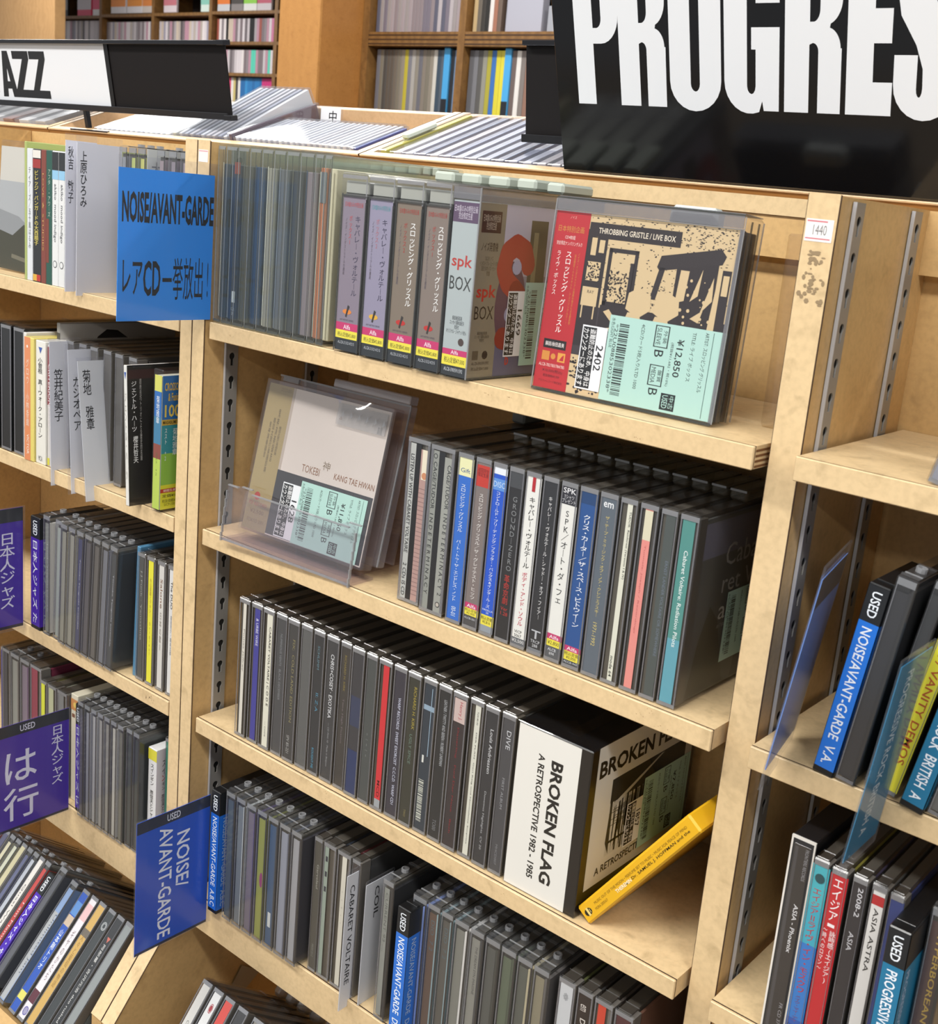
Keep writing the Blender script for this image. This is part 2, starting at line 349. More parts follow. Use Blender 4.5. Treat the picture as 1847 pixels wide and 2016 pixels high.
def mint_label(s, a0, a1, b0, b1, price='¥12,850', seed=1, big=True):
    """the shop's pale green sticker, read from top to bottom"""
    W_, H_ = a1 - a0, b1 - b0; X = lambda f: a0 + f * W_; Z = lambda f: b0 + f * H_
    s.rect(a0, a1, b0, b1, '#aed4ca', 11)
    s.text('水色/LIGHT BLUE', X(.02), X(.055), Z(.62), Z(.97), '#35504a', 'r', lvl=12)
    s.bars(X(.10), X(.19), Z(.08), Z(.92), '#2a3533', 44, seed, 12)
    s.text('*22U0885302338*', X(.055), X(.09), Z(.1), Z(.9), '#333f3c', 'r', lvl=12)
    s.text('4CD/カード5枚入り/LTD 1000', X(.30), X(.34), Z(.2), Z(.95), '#2e3c38', 'r', lvl=12)
    for za, zb, t1, t2 in ((.72, .97, '外装', 'SLEEVE'), (.28, .52, '盤質', 'MEDIA')):
        for q in ((.43, .44, za, zb), (.55, .56, za, zb), (.43, .56, za, za + .01), (.43, .56, zb - .01, zb)): s.rect(X(q[0]), X(q[1]), Z(q[2]), Z(q[3]), '#2a3533', 12)
        s.text(t1, X(.51), X(.545), Z(za + .05), Z(zb - .05), '#2a3533', 'r', lvl=12); s.text(t2, X(.45), X(.49), Z(za + .03), Z(zb - .03), '#2a3533', 'r', lvl=12)
        s.text('B', X(.45), X(.53), Z(za - .11), Z(za - .03), '#101515', 'r', lvl=12)
    s.text(price, X(.63), X(.70), Z(.42), Z(.85), '#101515', 'r', 1, lvl=12); s.text('(税抜¥11,682・税10%)', X(.585), X(.615), Z(.3), Z(.8), '#2a3533', 'r', lvl=12)
    s.rect(X(.57), X(.70), Z(.03), Z(.22), '#1b2424', 12); s.text('中古', X(.645), X(.69), Z(.05), Z(.2), '#aed4ca', 'r', lvl=13); s.text('USED', X(.585), X(.635), Z(.05), Z(.2), '#aed4ca', 'r', 1, lvl=13)
    s.text('TITLE: ライブ ボックス', X(.76), X(.80), Z(.4), Z(.95), '#2a3533', 'r', lvl=12); s.text('ARTIST: スロッピング グリッスル', X(.87), X(.91), Z(.3), Z(.97), '#2a3533', 'r', lvl=12)
    s.rect(X(.94), X(.945), Z(.02), Z(.98), '#44605a', 12)
def anti_theft(s, a0, a1, b0, b1, num):
    """white sticker with white-on-black warning and a number"""
    m = a0 + (a1 - a0) * .58
    s.rect(a0, a1, b0, b1, '#e9ebee', 11); s.rect(a0 + .8, m, b0 + 1, b1 - 1, '#16171a', 12)
    w_ = (m - a0 - .8) / 2
    s.text('盗難防止のため、中身は', a0 + .8 + w_ * 1.08, m - .3, b0 + 2, b1 - 2, '#eeeeee', 'r', 1, lvl=13)
    s.text('カウンターにあります', a0 + 1.1, a0 + .8 + w_ * .92, b0 + 2, b1 - 2, '#eeeeee', 'r', 1, lvl=13)
    s.text(num, m + 1.2, a1 - 1.5, b0 + (b1 - b0) * .32, b0 + (b1 - b0) * .72, '#16171a', 'r', 1, lvl=13)

# ---- middle bay, second shelf
Z2 = SH[1]; YS = -10
o = thing('disc_case', 'thick double disc case with a pinkish cover edge, leftmost beside the acrylic stand', 'CD case', 7, -6, Z2)
sh, tr, bk = case_data(23.5, 125, 142); link('case', sh, o); link('tray', tr, o); link('booklet', bk, o)
s = Sheet((0, .8, 0), **SPINE); s.rect(3, 8.3, 3, 120, '#b4b6b2', 0); s.text('LISTEN UP WITH CABARET VOLTAIRE', 4, 7.4, 38, 112, '#202226', 'r', 1); s.text('2 CDs IS CD', 4, 7.4, 5, 30, '#202226', 'r', 1)
s.rect(8.3, 13.5, 3, 121, '#15171b'); s.rect(13.5, 20.5, 3, 117, '#b08f88'); s.rect(15, 20.5, 95, 117, '#e5dcc4', 1); s.disc(18, 98, 2.6, '#c98a63', 2)
for q in range(26): s.rect(13.5, 20.5, 8 + q * 3.2, 8.5 + q * 3.2, '#8c6f6c', 1)
s.obj('spine_label', o)
b = MB(); b.bbox(4, 17, 112, 142, 125.3, 134, mat('#8f9492', .4), 1.5); b.obj('security_lock', o)
o = thing('disc_case', 'thick double disc case with twin silver grey spines in spaced capital letters', 'CD case', 32, -9, Z2)
sh, tr, bk = case_data(24.5, 125, 142); link('case', sh, o); link('tray', tr, o); link('booklet', bk, o)
s = Sheet((0, .8, 0), **SPINE)
s.rect(2, 8.5, 3, 120, '#8f928c'); s.text('CAGE/TUDOR  I N D E T E R M I N A C Y', 4, 7.2, 14, 112, '#23262a', 'r', 0); s.disc(5.2, 116, 1.9, '#3a3c3e', 1); s.disc(5.2, 116, 1.3, '#8f928c', 2)
s.rect(8.5, 14, 3, 120, '#1c1f24'); s.rect(14, 22, 3, 117, '#9a9c95'); s.text('CAGE/TUDOR  I N D E T E R M I N A C Y  2', 17, 20.5, 16, 112, '#2c3034', 'r'); s.disc(18, 9, 2.2, '#3a3c3e', 1); s.disc(18, 9, 1.5, '#b9b2a8', 2)
s.obj('spine_label', o)
PK, YL, BK = '#c2376c', '#e9dc4a', '#22262c'
row2 = [
 ('disc case with a bright blue paper band and cream moon logo block at its top', ('#2f6bc6', .05, .93), [('v', 'スロッピング・グリッスル', '#e8f0f8', 68, 102, .3, .62), ('v', 'パート・トゥ・ザ・エンドレス・ノット', '#e8f0f8', 17, 62, .3, .6), ('r', '00-01', '#d8e6f2', 6, 13, .35, .65), ('h', 'Gift', '#26508c', 110.5, 113.5, .2, .8)], [(108, 121, '#e6e6b4')]),
 ('disc case with a brown grey paper band and red block at its top', ('#7c726f', .05, .93), [('v', 'スロッビング・グリッスル／ザ・グレイテスト・ヒッツ', '#e8e4e0', 23, 99, .35, .66), ('h', '初回完全\n限定生産', '#5a1418', 111, 117, .15, .85), ('h', 'Alfa', '#f4e4ea', 16.5, 19, .2, .8, 1), ('h', '税込定価\n¥2,400', '#3a3410', 11.3, 15.6, .1, .9), ('h', 'ALCB-3011', '#c9ced6', 8, 9.4, .1, .9)], [(104, 119, '#c0392f'), (16, 20, PK), (10.8, 16, YL), (3.2, 10.8, '#4a4a4c')]),
 ('disc case with a royal blue paper band, white title and yellow price', ('#1f55c6', .05, .93), [('v', 'コントロールド・ブリーディング／ブラッター・バッグス&インタールーズ', '#eef2f8', 21, 104, .34, .64), ('h', 'DISC', '#c5dcf4', 107, 111, .1, .9), ('h', 'VANILLA\n20', '#dbe6f6', 16.5, 20, .1, .9), ('h', '税込定価\n¥2,816', '#3a3410', 9, 14.5, .1, .9, 1)], [(116, 121, '#e7edf5'), (105, 113, '#5b90d8'), (8, 15.5, YL), (3.2, 8, '#8f979f')]),
 ('black disc case with stacked grey capitals and red Japanese characters below', ('#26272a', .05, .93), [('v', 'GROUND-ZERO', '#85888a', 52, 104, .35, .68), ('v', '革命京劇', '#b8352f', 28, 49, .3, .68), ('h', 'Ver\n1.28', '#b8352f', 20, 26, .25, .75)], [(110, 121, '#43464a')]),
 ('disc case with a white paper band, red bar on top and red lower title', ('#e8e8e2', .05, .93), [('v', 'キャバレー・ヴォルテール', '#1c1c1e', 58, 107, .32, .72, 1), ('v', 'ボディ・アンド・ソウル', '#c22c4c', 17, 55, .35, .68, 1), ('h', 'VICP\n5067', '#303032', 8.5, 13.5, .2, .7), ('h', '¥2,500', '#e2e2e2', 4.4, 7, .1, .9)], [(3.2, 8, '#62666a')]),
 ('black disc case with a thin white Japanese title down its spine', ('#2b2d31', .05, .93), [('v', 'キャバレー・ヴォルテール：シャドー・オブ・フィアー', '#e4e4e4', 26, 111, .42, .66), ('h', 'T', '#b9bcc0', 12, 18, .2, .8, 2), ('h', 'TRCP\n288', '#c9ccd0', 6, 11, .2, .8)], [(3.2, 5, '#777b80')]),
 ('disc case with a white paper band, black top block and three tall black capitals', ('#e6e6e0', .05, .93), [('h', 'SPK', '#e8e8ea', 116.5, 120, .12, .88, 1), ('h', 'Tシャツ\nプレゼント', '#d8d8dc', 110, 115.4, .1, .9), ('v', 'SPK／オート・ダ・フェ', '#2a2a2c', 42, 105, .28, .70), ('h', 'Alfa', '#f4e4ea', 16.5, 19, .2, .8, 1), ('h', '¥2,800', '#3a3410', 12, 15, .15, .85), ('h', 'ALCB\n694', '#d8dade', 5.2, 10, .2, .7)], [(109, 121, '#2b2c34'), (16, 20, PK), (11.2, 16, YL), (3.2, 11.2, '#55585c')]),
 ('disc case with a deep blue paper band and bold white Japanese title', ('#23508e', .05, .93), [('v', 'クリス・カーター／ザ・スペース・ビトウィーン', '#eef2f8', 30, 106, .3, .72, 1), ('h', 'Alfa', '#f4e4ea', 13, 15.5, .2, .8, 1), ('h', '税込定価\n¥3,000', '#3a3410', 6.8, 12, .1, .9, 1), ('h', 'ALCB-447', '#c9ced6', 4.2, 5.6, .1, .9)], [(113, 121, '#1d4170'), (12.4, 16.2, PK), (6.2, 12.4, YL), (3.2, 6.2, '#3d4247')]),
 ('disc case with a slate grey band, yellow Japanese title and round black logo', ('#5c6670', .05, .93), [('h', 'em', '#eef0f2', 114.5, 118, .2, .75, 2), ('v', 'ザ・テープ・ミュージック・オブ・ノア・クレシェフスキー', '#d3c277', 42, 109, .38, .62), ('r', '1971-1992', '#d3c277', 22, 38, .38, .6)], []),
 ('disc case with a narrow cream strip and small black print inside grey edges', ('#dcdccb', .40, .66), [('r', 'TUDOR  Rainforest (Versions I & IV)', '#30322e', 72, 116, .4, .9), ('r', 'mode 64', '#30322e', 6, 20, .2, .8, 1)], []),
 ('disc case with a salmon pink strip under a cream top', ('#e48f86', .28, .66), [('r', 'Tunnels: Joseph / Recordings', '#c46a66', 40, 98, .35, .6)], [(101, 120, '#dad5b9')]),
 ('dark grey green disc case without a readable title, second from the right end', ('#4b5250', .30, .80), [('r', 'ERNST LANDER VOLTAIRE OR SOMEWHERE', '#6e7a88', 30, 92, .5, .8)], []),
 ('disc case with a teal strip, rightmost of the row with its dark cover in view', ('#4f8e87', .16, .74), [('r', 'Cabaret Voltaire: Radiation Pilots', '#e4efec', 40, 102, .4, .72, 1)], [(3.2, 45, '#5fa0b0')]),
]
us2 = [902, 937, 971, 1003, 1036, 1070, 1105.5, 1142, 1182, 1222, 1261, 1302, 1339.5, 1381.5]
for k, (lab, sp, tx, bl) in enumerate(row2):
    x = XO(us2[k], YS, Z2 + 125); t = round((XO(us2[k + 1], YS, Z2 + 125) - x) * 2) / 2
    o_ = None
    o = disc(lab, x, YS, Z2, t, sp, tx, bl, tray='#57534b' if k % 2 else '#46433e')
    b = MB(); b.bbox(t * .08, t * .9, 58, 96, 125.1, 133, clear('#f0eee8', .12, .05, .16, '#7c786c'), 1.4); b.box(t * .1, t * .88, 57.9, 58.3, 131, 132.4, RIMW); b.obj('latch_tab', o)
    if k == 4:
        s = Sheet((0, .7, 0), **SPINE); s.rect(t * .42, t * .6, 111, 121, '#b3242e', 3); s.obj('red_bar', o)
    if k == 12:
        s = Sheet((t - 1.6, 0, 0), **FACE); s.rect(10, 140, 3, 120, '#4a4a46', 0); s.rect(10, 140, 95, 118, '#5d5c66', .5); s.poly([(12, 4), (60, 4), (42, 50), (30, 62), (20, 40)], '#3b3a30', .7); s.poly([(70, 4), (130, 4), (120, 60), (96, 84), (80, 60)], '#33332f', .7)
        s.text('Caba', 42, 84, 86, 101, '#8e8e8a'); s.text('ret V', 42, 84, 68, 81, '#8e8e8a'); s.text('aire', 42, 76, 50, 62, '#a4a49e'); s.text('#7885: Radiation', 42, 80, 44, 47, '#84847e')
        mint_label(s, 51, 112, 19, 67, '¥4,850', 5); s.obj('cover_art', o)
# ---- middle bay, third shelf
Z3 = SH[2]
us3 = [472, 495, 519, 543, 567, 592, 617, 642, 670, 694, 722, 746.6, 775.5, 804, 833, 863, 892.7, 925, 956, 987.7, 1018]
row3 = [
 ('with a narrow off-white strip, leftmost', ('#d8d4c8', .36, .62), [('r', 'Pinhas Jeffrey', '#8a867c', 60, 98)], []),
 ('with a violet blue strip and fine white lettering', ('#3d3e92', .30, .72), [('r', '& URBE WIRE', '#dfe0f2', 88, 112, .3, .75)], []),
 ('with a cream strip and black spaced capitals', ('#dedccb', .34, .78), [('r', 'CABARET VOLTAIRE | C O D E', '#20201e', 40, 110, .35, .8, 1), ('r', '— CODE', '#55534c', 12, 26, .4, .6)], []),
 ('with a dark grey spine and faint silver title', ('#45474a', .14, .82), [('r', 'NUMINOUS VENTS   BLACK DECEMBER', '#85888c', 50, 108, .4, .65)], []),
 ('with a dark spine and faint yellow capitals', ('#3e3f40', .14, .82), [('r', 'FIX:  COLD LAND EDITION', '#8e865e', 36, 108, .45, .72), ('r', 'SPV 85-221', '#a8a8a6', 8, 24, .3, .6)], []),
 ('with a plain mid grey spine', ('#5a5c5c', .14, .82), [], []),
 ('with pale blue marks on a black spine', ('#2f3236', .14, .82), [('r', 'SCHLIMM', '#5f8390', 92, 112, .35, .6), ('r', 'II: Z·A', '#4f8aa4', 56, 72, .4, .7), ('r', 'ROUGHT-ME', '#4f9ab8', 6, 24, .3, .55)], []),
 ('with clear white capitals on dark grey', ('#3b3d40', .14, .82), [('r', 'CHRIS+COSEY · EXOTIKA', '#d6d8da', 56, 110, .35, .7, 1), ('r', '— CD PIAS 10 · Made in Belgium', '#9a9c9e', 14, 52, .4, .6)], []),
 ('with faint mustard lettering at the top of a dark spine', ('#3c3a38', .14, .82), [('r', 'RICHARD H. KIRK', '#8c7c40', 84, 114, .35, .6), ('r', 'Time High Fiction', '#7a6f74', 40, 78, .35, .6)], []),
 ('with a blue band low on its dark spine', ('#38393e', .14, .82), [], [(3.2, 40, '#26365e'), (60, 85, '#333c56')]),
 ('with a plain grey green spine', ('#474c4c', .14, .82), [('r', '- : - : -', '#8a9090', 40, 60, .4, .6)], []),
 ('with a bright red strip', ('#cc2f38', .34, .72), [('r', 'MCD', '#5c0c12', 12, 26, .3, .75, 1)], [(3.2, 10, '#9aa0a4')]),
 ('with small white italic capitals on blackish violet, right of the red one', ('#35343f', .14, .82), [('r', 'WARP RECORDS  SWEET EXORCIST  C.C.C.D.  WARP CD1', '#c4c8da', 12, 100, .45, .72, 1)], []),
 ('with yellow capitals on an olive spine', ('#34362f', .14, .82), [('r', 'RICHARD H. KIRK', '#a8983c', 80, 114, .5, .78), ('r', 'UGLY SPICE', '#6d8478', 52, 76, .4, .66), ('r', 'TWO', '#8d8254', 8, 14, .4, .6)], []),
 ('with a barcode at the foot of a blue streaked spine', ('#2c3742', .14, .82), [], [(100, 104, '#8fa6b8')]),
 ('with a black spine and dim outlined capitals', ('#26292c', .14, .82), [('r', 'LEATHER / TWITTY AND BEREN / ROBERT LINKMAN', '#a9adb0', 62, 114, .45, .75, 1), ('r', 'TO00', '#7a7e82', 9, 18, .3, .65)], []),
 ('with a pinkish label and dark red lettering', ('#332d30', .14, .82), [('r', 'Henry J.', '#b04050', 104, 118, .4, .75), ('r', 'Dauerling   Funf Der Neue   Bach', '#8a2430', 14, 98, .4, .6)], [(102, 120, '#c9b4ae')]),
 ('with a cream strip and typewritten title', ('#d6d6c8', .38, .72), [('r', 'DER PLAN  Geri Reig und Normalette Surprise', '#4a4a46', 12, 100, .4, .66), ('r', 'TLN 80-93', '#33332f', 106, 116, .4, .66)], []),
 ('with white italic names on a black spine', ('#303236', .14, .82), [('r', 'Louis Andriessen', '#c8cacc', 74, 108, .45, .75, 1), ('r', 'Donemus Highlights  CV 20', '#b4b6b8', 14, 60, .4, .62)], []),
 ('with silver serif capitals on dark grey, beside the white box', ('#45464a', .14, .82), [('r', 'DIVE', '#c8cace', 98, 112, .4, .8), ('r', 'FIRST ALBUM', '#9a9ca0', 52, 76, .4, .62), ('r', 'MHCD007', '#84868a', 8, 24, .4, .6)], []),
]
for k, (lab, sp, tx, bl) in enumerate(row3):
    x = XO(us3[k], YS, Z3 + 125); t = round((XO(us3[k + 1], YS, Z3 + 125) - x) * 2) / 2
    o = disc('disc case ' + lab + (', third shelf' if len(lab.split()) < 12 else ''), x, YS + random.uniform(-.6, .6), Z3, t, sp, tx, bl, book=random.choice(['#3c3c3a', '#55544e', '#2f2f31']), tray=random.choice(['#504c45', '#5c574e', '#46423c']))
    if k == 14:
        s = Sheet((0, .7, 0), **SPINE); s.bars(t * .22, t * .55, 10, 44, '#c9ccc0', 30, 4, 3); s.rect(t * .3, t * .42, 58, 64, '#d8dad4', 3); s.rect(t * .62, t * .66, 64, 118, '#9ab4c8', 3); s.obj('barcode', o)
# the big white box set
o = thing('box_set', 'thick white and black box set with big black italic title, right end of third shelf', 'box set', 134.8, -10, Z3)
b = MB(); b.bbox(0, 62.5, 0, 142, 0, 124, mat('#111113', .3), .8); b.obj('box', o)
s = Sheet((0, -.1, 0), **SPINE); s.rect(1.0, 53.5, .8, 123, '#e4e2dc', 0, .35)
s.text('BROKEN FLAG', 30.5, 40.5, 14, 106, '#141414', 'r', 5); s.text('A RETROSPECTIVE 1982 - 1985', 19.5, 25.0, 13, 107, '#141414', 'r', 3); s.obj('spine_label', o)
s = Sheet((62.6, 0, 0), **FACE); s.rect(8, 137, 17, 124, '#d3d3cf', 0, .35)
s.text('BROKEN FLAG', 11, 126, 100, 113, '#101010', 'h', 5); s.text('A RETROSPECTIVE 1982 - 1985', 19, 120, 24, 30, '#101010', 'h', 3)
s.rect(29, 127, 35, 94, '#c9cac6', 1); s.rect(29, 127, 76, 94, '#23272a', 1.5)
rr = random.Random(5)
for q in range(46):
    a_ = 29 + q * 2.13; s.poly([(a_, 92), (a_ + .8, 92), (a_ + rr.uniform(-3, 3) + .7, 56 - rr.uniform(0, 22)), (a_ + rr.uniform(-3, 3), 56 - rr.uniform(0, 22))], '#22262a', 2)
for q in range(26): s.rect(29 + rr.uniform(0, 40), 80 + rr.uniform(0, 47), 52 + q * .9, 52.5 + q * .9, '#2c3034', 2)
s.poly([(32, 74), (92, 93), (96, 93), (34, 71)], '#b9bab6', 2.4); s.rect(40, 42, 36, 60, '#202326', 2); s.rect(32, 56, 44, 46, '#202326', 2); s.rect(50, 51, 36, 66, '#202326', 2)
anti_theft(s, 52, 72, 33, 67, '1857'); mint_label(s, 72, 136, 24, 80, '¥7,850', 8); s.obj('cover_art', o)
b = MB(); b.bbox(-.5, 63, -.6, 142.6, -.0, 124.6, FILM, .5)
b.add([(0, 2, 125), (60, 2, 125), (30, 26, 126.5)], [(0, 1, 2)], FILM); b.box(34, 44, 10, 90, 124.8, 125.4, FILM); b.obj('shrink_wrap', o)
# leaning yellow disc
ang = math.radians(35.5)
o = thing('card_sleeve_disc', 'yellow card disc sleeve leaning against the right post', 'CD sleeve', 208.8, -8, Z3 + .3, lean=ang)
b = MB(); b.bbox(-13.6, 0, 0, 138, 0, 125, mat('#dca91d', .4), 1.3); b.obj('sleeve', o)
s = Sheet((-13.6, -.1, 0), **SPINE)
s.text('Dr. SAMUEL J. HOFFMAN and the', 7.2, 9.6, 56, 118, '#3a2c10', 'l', 1); s.text('THEREMIN', 7.2, 9.6, 38, 55, '#f4ecd0', 'l', 2)
s.text('MUSIC OUT OF THE MOON • PERFUME SET TO MUSIC • MUSIC FOR PEACE OF MIND', 4.2, 6.0, 16, 118, '#8a6a1c', 'l'); s.text('MORA 2005/6/7', 7.6, 9.4, 14, 28, '#8a6a1c', 'l')
s.disc(7, 7, 2.6, '#1d1a12', 1, 14, 3.6); s.rect(4.2, 9.8, 6, 8, '#e0c878', 2); s.rect(5.6, 8.4, 8.8, 9.3, '#e0c878', 2); s.obj('spine_label', o)
b = MB(); b.box(-12.3, -1, 40, 141, 2, 123, mat('#22242a', .5)); b.obj('inner_tray', o)
# ---- acrylic stand with the white-covered disc (middle bay, second shelf)
O_ = U(470, 1031, 1, -9); bx, by, bz = O_.x, -9, -247
tp = U(527, 745, 1, 16)
pit = math.atan2(25, 122)
ty = Matrix.Rotation(0, 4, 'X')
st = thing('acrylic_stand', 'clear acrylic easel stand with a front lip on the second shelf', 'display stand', bx - 6, by, Z2, rot=(0, 0, math.radians(2)))
b = MB(); b.box(10, 132, 0, 118, .2, 2.2, ACR); b.obj('base_plate', st)
b = MB()
Ms = Matrix.Rotation(-pit, 4, 'X')
b.box(4, 150, 0, 2.0, 8, 108, ACR, Matrix.Translation((0, 29, 2)) @ Ms); b.obj('back_plate', st)
b = MB()
out = []
for k in range(13):
    x = k / 12 * 146; side = min(x, 146 - x); hgt = 42 + (4 if side < 14 else 0); bow = -6 * max(0, 1 - side / 16) ** 1.5
    out.append((x, bow, hgt))
vs = []; fs = []
for x, bow, hgt in out:
    for q in range(5):
        zz = hgt * q / 4; yy = -12 + zz * math.tan(pit) + bow * (.3 + .5 * q / 4)
        vs += [(x, yy, zz + .5), (x, yy + 2.0, zz + .5)]
for k in range(12):
    for q in range(4):
        a = (k * 5 + q) * 2; c2 = ((k + 1) * 5 + q) * 2
        fs += [(a, c2, c2 + 2, a + 2), (a + 1, a + 3, c2 + 3, c2 + 1)]
    a = (k * 5 + 4) * 2; c2 = ((k + 1) * 5 + 4) * 2; fs.append((a, c2, c2 + 1, a + 1))
    a = k * 10; c2 = a + 10; fs.append((a, a + 1, c2 + 1, c2))
for a in (0, 120):
    for q in range(4): fs.append((a + q * 2, a + q * 2 + 1, a + q * 2 + 3, a + q * 2 + 2))
b.add(vs, fs, ACR); b.box(0, 146, -12, 14, .3, 2.3, ACR); b.obj('front_lip', st)
b = MB()
for k in range(12):
    x0_, x1_ = out[k][0], out[k + 1][0]
    for (yy0, zz0), wv in ((((-12 + out[k][2] * math.tan(pit) + out[k][1] * .8), out[k][2]), 1.0), ((-12.4, .8), 1.4)):
        b.box(x0_, x1_, yy0 - .5, yy0 + 1.4, zz0, zz0 + wv, RIMW)
for x_ in (out[0], out[-1]):
    for q in range(6): zz = 42 * q / 6; yy = -12 + zz * math.tan(pit) + x_[1] * (.3 + .5 * q / 6); b.box(x_[0] - .5, x_[0] + .7, yy - .3, yy + 1.6, zz, zz + 7, RIMW)
b.obj('lip_edge_highlight', st)  # pale hazy strips painted along the acrylic edges as highlights
o = thing('disc_case', 'face-out cream and gold disc in shiny film, held by the acrylic stand', 'CD case', bx, by, bz, rot=(0, 0, math.radians(2)), pitch=-pit)
b = MB(); b.bbox(0, 140, 1, 12.5, 0, 126, clear('#f4eeee', .06, .03, .04), 1); b.obj('case', o)
b = MB(); b.bbox(-2, 143, 14, 23, 3, 131, clear('#f8f4f8', .1, .03, .10), 1.2); b.bbox(60, 142, 12.6, 23, 131.2, 138, clear('#f8f2f8', .1, .06, .4), .8); b.box(142, 143.2, 14, 15, 4, 130, RIMW); b.box(-2, 143, 13.9, 14.4, 129.5, 131, RIMW); b.box(4, 22, 12, 14, 126.2, 130, RIMW); b.obj('keeper', o)
s = Sheet((0, 1.2, 0), **SPINE)
s.rect(2, 137, 2, 123, '#ebe9e0', 0); s.rect(2, 30, 2, 123, '#b0a26c', 1); s.rect(30, 136, 3, 56, '#26282e', 1.2); s.rect(30, 33, 56, 123, '#c9c2b4', 1)
s.text('DCCO-0001', 16, 28, 118, 121, '#8a7c4a', lvl=2)
for q, (a_, b0, b1) in enumerate(((10, 62, 92), (14, 50, 96), (18, 60, 104), (22, 66, 90))): s.text('韓国太鼓打楽器即興' if q % 2 else '鬼神演奏録音', a_, a_ + 2.6, b0, b1, '#5e5030', 'v', lvl=2)
s.disc(13, 30, 3.4, '#c0443c', 2); s.text('PSF RECORD', 5, 26, 22, 25, '#c0554a', lvl=2); s.text('¥2,500', 8, 24, 15, 19, '#8a6a40', lvl=2); s.text('TOKYO 2001', 6, 26, 8, 11, '#8a6a40', lvl=2)
s.text('TOKEBI', 56, 76, 60, 66, '#96683f', 'h', 0); s.text('KANG TAE HWAN', 92, 135, 61, 66, '#96683f', 'h', 1); s.text('神', 78, 86, 66, 73, '#8a7a5c', lvl=2)
s.text('高橋', 126, 131, 104, 110, '#4a463e', 'h', lvl=2); s.text('▵', 85, 88, 108, 111, '#a0553c', lvl=2)
anti_theft(s, 40, 60, 3.5, 48, '1628'); mint_label(s, 60, 132, 2.5, 53, '¥11,850', 3); s.obj('cover_art', o)
vs = []; fs = []; rr = random.Random(11); nx, nz = 24, 20
for i in range(nx + 1):
    for j in range(nz + 1):
        u_, v_ = i / nx, j / nz
        wr = (rr.uniform(-.5, .5) + 4.6 * math.sin(9 * u_ - 10 * v_ + 1) * (.5 + v_ * .8) * math.sin(3.1 * v_) + 2.2 * math.sin(16 * v_ + 5 * u_ * u_) * (1 - u_ * .5)) * (0 if i in (0, nx) or j in (0, nz) else 1)
        vs.append((u_ * 140, -3.2 * math.sin(math.pi * u_) * math.sin(math.pi * v_) - .6 + wr * .42, u_ * 0 + v_ * 126))
for i in range(nx):
    for j in range(nz): a = i * (nz + 1) + j; fs.append((a, a + nz + 1, a + nz + 2, a + 1))
m_ = MB(); m_.add(vs, fs, clear('#fefefe', .05, .10)); fo_ = m_.obj('shrink_film', o)
for p in fo_.data.polygons: p.use_smooth = True
b = MB()
b.box(84, 136, -1.4, -.4, 104, 121, clear('#f8f8f8', .05, .06, .10))
for q in range(6):
    for r_ in range(2): b.add([(88 + q * 8.6 + r_ * 3, -1.5, 108 + r_ * 5), (90 + q * 8.6 + r_ * 3, -2.6, 110 + r_ * 5), (92 + q * 8.6 + r_ * 3, -1.5, 112 + r_ * 5), (90 + q * 8.6 + r_ * 3, -1.5, 116)], [(0, 1, 3), (1, 2, 3)], clear('#ffffff', .04, .35))
b.obj('seal_glints', o)  # small facets with boosted gloss, added as glints on the film

# ---- top shelf, middle bay: tall keepers and obi boxes
Z1 = SH[0]
tops = [424, 446, 469, 492.6, 516.5, 540, 565, 592, 621, 640, 657]
tint = ['#24384c', '#1d2f48', '#4a4a40', '#223a58', '#8c8a80', '#5d6166', '#34393e', '#7a7078', '#c0724c', '#d4ccb2']
nmt = ['dark blue', 'navy', 'olive grey', 'steel blue', 'pale grey', 'mid grey', 'charcoal', 'mauve grey', 'orange', 'cream']
for k in range(10):
    y = -12 - k * .2; x = max(-213.4, XO(tops[k], y, 56.5)); t = (XO(tops[k + 1], y, 56.5) - x)
    o = thing('disc_case', 'tall clear security case holding a %s disc, left end of the top shelf' % nmt[k], 'CD case', x, y, Z1)
    b = MB(); m_ = clear('#f8faf8', .08, .04, .05, '#b9bcb4')
    b.bbox(0, t - .4, 0, 142, 0, 139, m_, .8); b.box(.6, t - 1, .2, 18, 139, 140.2, m_); b.box(.5, 1.2, .4, .6, 2, 137, RIMW); b.box(t - 1.8, t - 1.2, .4, .6, 2, 137, RIMD); b.box(.8, t - 1.2, .4, .6, 135.5, 138, RIMW); b.box(.8, t - 1.2, .4, .6, 1, 3, RIMD); b.obj('case', o)
    b = MB(); b.bbox(t * .16, t * .92, 5, 138, 4, 125 if k < 8 else 129, mat(tint[k], .5), .6); b.obj('disc_sleeve', o)
    s = Sheet((0, 4.6, 0), **SPINE); s.rect(t * .10, t * .14, 5, 136, '#3c3e3a', 1); s.rect(t * .17, t * .23, 5, 126, ['#d0cfc0', '#7b8490', '#5c5e54', '#30445c'][k % 4], 1); s.rect(t * .7, t * .74, 5, 126, '#2a2c30' if k < 9 else '#8a8470', 1)
    if k == 1: s.text('1', t * .5, t * .8, 18, 27, '#c9d2dc'); s.text('KR\n03', t * .5, t * .8, 8, 14, '#9fb0c4'); s.rect(t * .4, t * .86, 118, 127, '#8a3c34', 1)
    if k == 8: s.rect(t * .24, t * .86, 104, 126, '#6a727c', 1.5)
    if k == 9: s.rect(t * .3, t * .34, 5, 126, '#8a8470', 2); s.rect(t * .62, t * .66, 5, 126, '#a39c86', 2)
    s.obj('spine_label', o)
    b = MB(); b.bbox(1, t - 1.4, 112, 138, 132, 138.6, mat('#a9b0a6', .4), 1); b.obj('security_lock', o)
